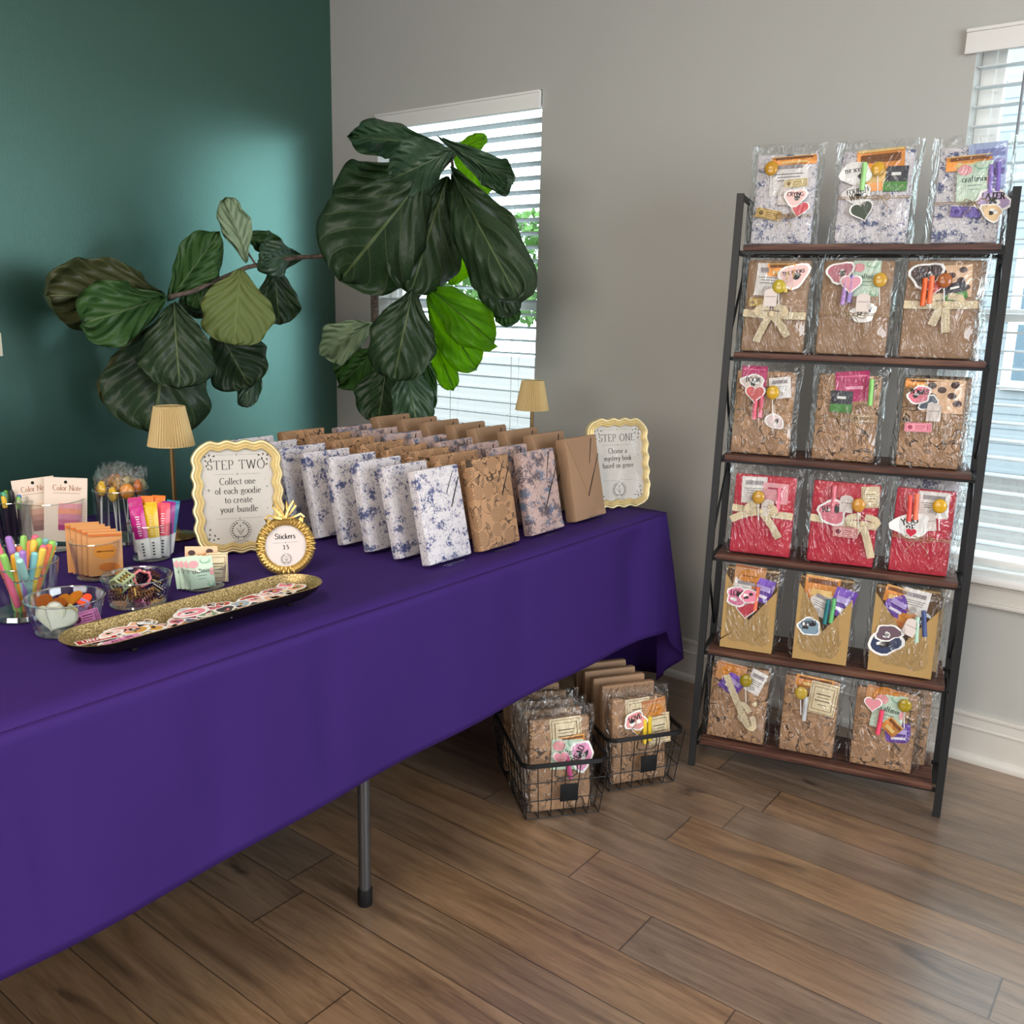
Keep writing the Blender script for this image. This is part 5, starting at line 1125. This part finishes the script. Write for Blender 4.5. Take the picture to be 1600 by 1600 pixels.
def highlighter(label,p0,p1,col,grp,mat2=None):
    p0=Vector(p0);p1=Vector(p1); ax=p1-p0; L=ax.length
    t=thing('highlighter_pen',label,'highlighter',tuple(p0),ax.to_track_quat('Z','Y').to_euler(),grp); m_=M(col,.42,0,.45,'pastel_plastic_'+col); gm=M('8A8C90',.4,0,.4,'gray_band')
    MB().lathe([(0,0),(.005,0),(.0062,.003),(.0066,.01),(.0066,L*.52),(0,L*.52)],m_,14).build('barrel',t)
    MB().lathe([(0,L*.52),(.0058,L*.52),(.0058,L*.56),(0,L*.56)],gm,14).build('gray_band',t)
    MB().lathe([(0,L*.56),(.0069,L*.56),(.0069,L-.008),(.0058,L-.002),(.003,L),(0,L)],m_,14).build('cap',t)
    return t
# tumbler of highlighters
hx,hy=1.600,-2.262; c=onT(28,968)
hx,hy=1.605,-2.262
glass('glass_tumbler','clear glass tumbler crowded with pastel highlighters at the left edge','tumbler',hx,hy,.056,.070,.112,.0024,.012)
cyc=['coral','mint','yellow','green','lilac','pink','orange','aqua']
HL=[(-62+12.5*k,cyc[(k*3)%8],0) for k in range(19)]+[(60,'green',0),(20,'yellow',0),(100,'pink',0),(-20,'coral',0),(250,'orange',0),(275,'green',0)]
cc_=dict(PASTEL); used={}
posn=['leaning left','leaning left behind','leaning back left','at the back','at the back right','leaning right','at the right','near the front right','at the front','near the front']
for i,(a,cn_,ln) in enumerate(HL):
    a=R_(a+q.uniform(-6,6)); rb=.014*q.uniform(.5,1); rt=.058 if i<19 else .032
    b0=Vector((hx+rb*math.cos(a),hy+rb*math.sin(a),CT+.013)); tp=Vector((hx+rt*math.cos(a),hy+rt*math.sin(a),CT+.118+q.uniform(.004,.022)))
    d=(tp-b0).normalized(); L=.142+q.uniform(-.006,.008)
    s_=posn[i%10] if False else ['in the far side','in the far right side','in the right side','in the near right side','in the near side','in the near left side','in the left side','in the far left side'][int(((a*180/PI-60)%360)/45)%8]
    k=f'{cn_} highlighter {s_} of the glass tumbler'; used[k]=used.get(k,0)+1
    if used[k]>1: k=k.replace(' highlighter',' highlighter, shorter of two,')
    highlighter(k,b0,b0+d*L,cc_[cn_],'pastel highlighters in the glass tumbler')
# three pens lying across, tips low toward the heart bowl
for i,(n_,p0,p1) in enumerate((('pink',(78,952,.02),(2,872,.115)),('lilac',(88,945,.03),(20,866,.118)),('mint',(72,925,.03),(30,874,.122)))):
    a0=at(p0[0],p0[1],z=CT+p0[2]); b0=Vector((hx+.030-.012*i,hy-.024+.02*i,CT+.03)); tp=at(p1[0],p1[1],z=CT+p1[2]+.02); d=(tp-b0).normalized()
    highlighter(f'{n_} highlighter slanting to the upper left across the glass tumbler',b0,b0+d*.15,cc_[n_],'pastel highlighters in the glass tumbler')
# bowl of hearts
bx,by=1.748,-2.248
glass('glass_bowl','low clear glass bowl holding heart mirrors, nearest to the tray end','bowl',bx,by,.056,.072,.066,.0032,.007)
def heart_mirror(label,p,rot,s,col,glassy=False):
    t=thing('heart_mirror',label,'mirror',p,rot,'heart mirrors in the glass bowl')
    b=MB(); hp=heartp(s); b.prism(hp,-.0018,.0018,M(col,.3,0,.5,'glossy_plastic_'+col)); b.build('case',t)
    b=MB(); b.prism([(p_[0]*.9,p_[1]*.9) for p_ in hp],-.0024,-.0018,M('94968A' if glassy else col,.18,.4 if glassy else .1,.6,'mirror_face_'+col)); b.build('face',t,smooth=False); return t
heart_mirror('pale sage heart mirror standing at the front of the low bowl',(bx+.026,by-.024,CT+.038),(R_(-20),R_(28),R_(40)),.033,'8E9082',True)
heart_mirror('white heart mirror tucked behind the sage heart mirror in the low bowl',(bx+.012,by-.034,CT+.038),(R_(-14),R_(-6),R_(38)),.031,'A2A48E')
heart_mirror('dark amber heart mirror lying at the back of the low bowl',(bx-.022,by-.020,CT+.052),(R_(-66),R_(10),R_(30)),.031,'8E4A12')
heart_mirror('light amber heart mirror lying at the back of the low bowl',(bx-.018,by+.016,CT+.052),(R_(-62),R_(-15),R_(40)),.028,'B06C16')
heart_mirror('bright orange red heart mirror at the right of the low bowl',(bx+.0,by+.034,CT+.052),(R_(-50),0,R_(60)),.018,'F0502A')
def ticket_thing(label,p,rot,w,h,col,ink):
    t=thing('ticket_sticker',label,'sticker',p,rot,'stickers in the low glass bowl'); it_tick(t,0,0,w,h,0,col,ink,0); return t
ticket_thing('pink ticket sticker leaning at the right front of the low bowl',(bx+.032,by+.022,CT+.026),(R_(-14),R_(-14),R_(55)),.050,.026,'D987C0','6A2050')
ticket_thing('pale yellow ticket sticker standing behind the sage heart mirror',(bx+.005,by+.004,CT+.032),(R_(-12),R_(-55),R_(40)),.036,.022,'E6DF9E','7A6A30')
ticket_thing('lilac ticket sticker standing at the right of the low bowl',(bx+.002,by+.028,CT+.034),(R_(-16),R_(-60),R_(55)),.044,.020,'B79AC8','5A3A78')
ticket_thing('coral ticket sticker upright at the right of the low bowl',(bx-.006,by+.044,CT+.034),(R_(-10),R_(80),R_(70)),.044,.018,'D8707C','7A2838')
# claw clips
kx,ky=1.700,-2.072
glass('glass_bowl','low clear glass bowl of small claw clips between heart bowl and mint packets','bowl',kx,ky,.056,.071,.060,.0032,.007)
def claw(label,p,rot,s,mat):
    t=thing('claw_clip',label,'hair clip',p,rot,'claw hair clips in the glass bowl')
    for sg in (-1,1):
        b=MB()
        for k in range(5):
            y=(k-2)*s*.32
            b.tube([(0,y,s*.55),(sg*s*.35,y,s*.62),(sg*s*.62,y,s*.25),(sg*s*.55,y,-s*.25),(sg*s*.12,y*1.0,-s*.6)],s*.085,mat,6)
        b.tube([(sg*s*.35,-s*.72,s*.62),(sg*s*.35,s*.72,s*.62)],s*.12,mat,6); b.tube([(sg*s*.62,-s*.66,s*.2),(sg*s*.62,s*.66,s*.2)],s*.08,mat,6); b.build('jaw',t)
    MB().tube([(0,-s*.5,s*.6),(0,s*.5,s*.6)],s*.11,M('C9A860',.3,.9,.5,'brass_spring'),8).build('spring',t)
sm_=M('A9B48A',.4,0,.5,'sage_plastic'); rm_=M('C76A72',.35,0,.5,'rose_plastic'); tm_=m_speckle('tortoiseshell_plastic','3A1E10','A8763A',160,.18,.1,0); bm_=M('15100F',.15,0,.6,'glossy_black_plastic'); mm_=M('4A1E28',.2,0,.6,'dark_maroon_plastic')
claw('sage green claw clip on top at the left of the clip bowl',(kx+.0,ky-.032,CT+.052),(R_(20),R_(30),R_(30)),.027,sm_)
claw('rose pink claw clip on top in the middle of the clip bowl',(kx+.004,ky+.008,CT+.052),(R_(-15),R_(20),R_(60)),.026,rm_)
cl=[('tortoiseshell',tm_,(.026,-.022,.028)),('tortoiseshell',tm_,(.034,.008,.022)),('tortoiseshell',tm_,(.012,-.004,.026)),('black',bm_,(.030,.028,.026)),('black',bm_,(.012,.034,.036)),('black',bm_,(-.020,.0,.030)),('maroon',mm_,(-.028,.024,.046)),('maroon',mm_,(-.034,-.004,.044)),('maroon',mm_,(-.012,.040,.044)),('tortoiseshell',tm_,(.0,-.044,.028)),('black',bm_,(-.022,-.030,.034))]
wh=['at the near left','at the near side','in the centre','at the near right','at the right','under the rest','at the far right','at the far side','at the right edge','at the left','at the far left']
for i,(n_,m_,o) in enumerate(cl): claw(f'{n_} claw clip {wh[i]} of the clip bowl',(kx+o[0],ky+o[1],CT+o[2]),(q.uniform(-.8,.8),q.uniform(-.8,.8),q.uniform(0,3)),.019,m_)
# packets in cups
def packet_thing(label,p,rot,w,h,kind,name,cat,grp,txt=None):
    t=thing(name,label,cat,p,rot,grp); it_packet(t,0,h/2,w,h,0,kind,0); MB().box((0,.0018,h/2),(w*.97,.003,h*.97),M(PK[kind],.5,0,.3,kind+'_packet_back')).build('packet_back',t,smooth=False); return t
mx,my=1.702,-1.915
glass('glass_cup','low clear cup of mint and cream packets before the STEP TWO sign','cup',mx,my,.044,.050,.050,.0022,.005)
for i in range(4): packet_thing(['frontmost','second','third','rearmost'][i]+' mint drink packet in the low cup before the STEP TWO sign',(mx+.026-.009*i,my-.018-.006*i,CT+.007),(R_(-14),R_(-4),R_(62)),.052,.068,'mint','drink_packet','packet','mint drink packets in the low cup')
packet_thing('cream printed tea card at the right of the low mint packet cup',(mx+.012,my+.028,CT+.007),(R_(-12),R_(3),R_(64)),.046,.066,'cream','tea_card','card','tea cards in the low cup')
packet_thing('tan tea card behind the cream one in the low mint packet cup',(mx+.0,my+.018,CT+.007),(R_(-12),R_(-3),R_(64)),.046,.066,'bisc','tea_card','card','tea cards in the low cup')
packet_thing('peach card with dark ovals at the back of the low mint packet cup',(mx-.018,my+.006,CT+.012),(R_(-20),R_(4),R_(60)),.070,.075,'spot','tea_card','card','tea cards in the low cup')
# biscuit packets
sx_,sy_=1.46,-2.03
glass('glass_cup','clear cup stuffed with orange biscuit packets behind the clip bowl','cup',sx_,sy_,.045,.056,.088,.0024,.006)
for i in range(5): packet_thing(['frontmost','second','third','fourth','rearmost'][i]+' orange biscuit packet in the cup behind the clip bowl',(sx_+.030-.016*i,sy_+.004-.004*i,CT+.008),(R_(-16+3*i),R_(0),R_(56)),.072,.100+.004*i,'bisc','biscuit_packet','packet','orange biscuit packets in the cup')
# colour note sheets
nx,ny=1.13,-1.965
glass('glass_cup','large clear glass holding two Color Note sticky pads at the far left','cup',nx,ny,.066,.078,.125,.0024,.008)
def color_note(label,p,rot,strip):
    t=thing('sticky_note_pad',label,'note pad',p,rot,'sticky note pads in the large glass'); W_,H_=.105,.165
    MB().box((0,.002,H_/2),(W_,.003,H_),M('EBD7C6',.6,0,.3,'blush_card')).build('card',t,smooth=False)
    d=MB(); text(d,'Color Note',.004,H_*.80,.0135,M('A0643C',.6,0,.3,'brown_ink'),0,.04,.12,.05)
    d.add([(.010*math.cos(2*PI*k/16)*.42+.0,-.0002,H_*.93+.0042*math.sin(2*PI*k/16)) for k in range(16)],[tuple(range(16))],BLK)
    d.add([(-.03,-.0001,H_*.755),(.035,-.0001,H_*.755),(.035,-.0001,H_*.762),(-.03,-.0001,H_*.762)],[(0,1,2,3)],M('B08A74',.6,0,.3,'faint_ink'))
    d.build('printed_lettering',t,smooth=False)
    for k,cc in enumerate(strip):
        MB().box((.012,-.0006,H_*(.56-.085*k)),(.058,.0012,H_*.082),M(cc,.6,0,.3,'note_'+cc)).build('note_strip',t,smooth=False)
    b=MB()
    for k in range(9): b.add([(.045,-.0002,H_*(.6-.04*k)),(.050,-.0002,H_*(.6-.04*k)),(.050,-.0002,H_*(.605-.04*k)),(.045,-.0002,H_*(.605-.04*k))],[(0,1,2,3)],M('B08A74',.6,0,.3,'faint_ink'))
    b.build('ruler_marks',t,smooth=False)
color_note('front Color Note pad with pink gradient strips in the large glass',(nx+.020,ny+.016,CT+.014),(R_(-8),R_(2),R_(44)),['E9A0A8','EE9A80','D488A0','C8708C','A83A70'])
color_note('rear Color Note pad with brown strips in the large glass',(nx-.036,ny-.014,CT+.010),(R_(-8),R_(-8),R_(44)),['E8C8A8','D8A890','C09080','A87C70','906860'])
# lollipop jar
lx_,ly_=1.195,-1.815
glass('glass_jar','tall clear glass jar of wrapped lollipops behind the drink sticks','jar',lx_,ly_,.066,.070,.142,.0026,.010)
LC=[('yellow','EDBB20'),('amber','DE8E2A'),('orange','D9741E'),('pale gold','D9C98A'),('yellow','F0C030'),('honey','E0A040'),('amber','D8892A'),('orange','DD7A28'),('yellow','EDBB20'),('honey','E8B050'),('pale gold','DCCB92'),('amber','DA8A2A')]
lw=['at the front','at the front right','at the right','at the back right','at the back','at the far back','at the back left','at the left','at the front left','in the middle','near the middle','left of the middle']
CELLO=m_clear('crinkled_lollipop_wrapper',.05,.6,.10,(.97,.97,.96,1),.5,(26,26,16))
for i,(n_,cc) in enumerate(LC):
    a=2*PI*i/9 if i<9 else 2*PI*i/3; rr=.050 if i<9 else .018; a-=.9
    x,y=lx_+rr*math.cos(a),ly_+rr*math.sin(a); z=CT+.138+q.uniform(-.006,.012)+(.012 if i>=9 else 0)
    t=thing('lollipop',f'{n_} wrapped lollipop {lw[i]} of the tall jar','lollipop',(x,y,z),(q.uniform(-.1,.1),q.uniform(-.1,.1),q.uniform(0,3)),'wrapped lollipops in the tall jar')
    MB().ball((0,0,0),(.019,.011,.0205),M(cc,.15,0,.6,'hard_candy_'+cc),18,12).build('candy',t)
    MB().tube([(0,0,-.019),(0,0,-.128)],.0017,WST,8).build('stick',t)
    wv=MB(); s0=q.uniform(0,9)
    def fn(u,v):
        a=2*PI*u; r_=(.0235+.004*math.sin(5*a+s0))*(1 if v<.6 else 1+.25*(v-.6)/.4) if v>.18 else .004+.020*(v/.18)
        return (r_*math.cos(a),r_*.6*math.sin(a)*(1 if v<.8 else .5),-.030+.082*v+.003*math.sin(7*a+s0)*v)
    wv.grid(fn,22,9,CELLO); wv.build('cellophane_wrapper',t)
# drink sticks
dx_,dy_=1.405,-1.862
glass('glass_cup','clear glass of bright drink mix sticks beside the gold lamp','cup',dx_,dy_,.044,.053,.090,.0022,.006)
SC=[('magenta','C21A80'),('yellow','E0B810'),('coral pink','EE5468'),('purple','A8208A'),('blue','3C8CB0'),('orange','E8782A'),('magenta','B81A78'),('orange','EE8436'),('pink','D83A70'),('yellow','E8C428')]
off=[(.024,-.030),(.030,-.010),(.027,.012),(.014,.026),(.002,.038),(-.012,.020),(-.004,-.022),(-.020,.004),(-.018,-.016),(.004,.002)]
sw_=['at the front left','left of centre','in front','right of centre','at the right','at the back right','behind the front left one','at the back','at the back left','in the middle']
for i,((n_,cc),o) in enumerate(zip(SC,off)):
    t=thing('drink_mix_stick',f'{n_} drink mix stick {sw_[i]} of the stick glass','drink stick',(dx_+o[0]*1.05,dy_+o[1]*1.05,CT+.008+(.012 if i in(5,6,7,8) else 0)),(R_(-6-q.uniform(0,5)),R_(o[1]*250),R_(52)),'bright drink mix sticks in the glass')
    W_,H_=.031,.128; m_=M(cc,.3,0,.5,'foil_'+cc)
    b=MB(); b.grid(lambda u,v:((u-.5)*W_,-.004*math.sin(PI*u)*min(1,6*v,6*(1-v)),v*H_*.42),6,8,WST); b.grid(lambda u,v:((u-.5)*W_,.002*math.sin(PI*u),v*H_*.42),4,4,WST); b.build('white_lower_sleeve',t)
    b=MB(); b.grid(lambda u,v:((u-.5)*W_,-.0045*math.sin(PI*u)*min(1,5*(1-v)),H_*.4+v*H_*.6),6,8,m_); b.grid(lambda u,v:((u-.5)*W_,.002*math.sin(PI*u)*(1-v),H_*.4+v*H_*.6),4,4,m_)
    b.box((0,0,H_),(W_,.0012,.008),m_); b=b.build('coloured_foil',t)
    d=MB()
    for k in range(9): 
        z=H_*(.46+.045*k); ww=.006+.004*((k*7+i)%3)/2; d.box((-.001,-.0051,z),(ww,.0006,.0022),M('F4D8A8' if i%2 else 'F8E8F0',.5,0,.3,'foil_print'))
    for k in range(5): d.box((.0,-.0045,H_*(.08+.055*k)),(.005,.0006,.003),INK)
    d.build('printed_lettering',t,smooth=False)
# dark cup of gel pens at the frame edge
gx,gy=1.02,-2.012
glass('glass_cup','glass of dark gel pens with bright caps at the left picture edge','cup',gx,gy,.052,.056,.115,.0024,.008)
GC=['2E6AC0','D8206A','C82838','E0A020','2A7AA8','2A9A70','48A848','8AC838','E8E0D8','9A1E30','3A8A7A','D84A90','50B088','F0C040','262628','7AC850']
gn=['blue','magenta','red','amber','sky blue','teal','green','lime','white','maroon','sea green','pink','mint','yellow','black','light green']
for i,(cc,n_) in enumerate(zip(GC,gn)):
    a=2*PI*i/16*1.0+.3; rr=.040 if i%2 else .022
    p0=Vector((gx+rr*.8*math.cos(a),gy+rr*.8*math.sin(a),CT+.010)); tp=Vector((gx+rr*1.12*math.cos(a),gy+rr*1.12*math.sin(a),CT+.135+q.uniform(-.006,.012))); ax=tp-p0; L=ax.length
    t=thing('gel_pen',f'dark gel pen with a {n_} cap end in the left edge glass','pen',tuple(p0),ax.to_track_quat('Z','Y').to_euler(),'gel pens in the left edge glass')
    MB().lathe([(0,0),(.003,0),(.0048,.008),(.0048,L-.03),(0,L-.03)],M('2A2024',.25,0,.5,'smoky_pen_barrel'),10).build('barrel',t)
    MB().lathe([(0,L-.03),(.0052,L-.03),(.0055,L-.004),(.004,L),(0,L)],M(cc,.35,0,.5,'pen_cap_'+cc),10).build('cap',t)
    MB().box((.0062,0,L-.018),(.0018,.003,.024),M(cc,.35,0,.5,'pen_cap_'+cc),.0006).build('clip',t)
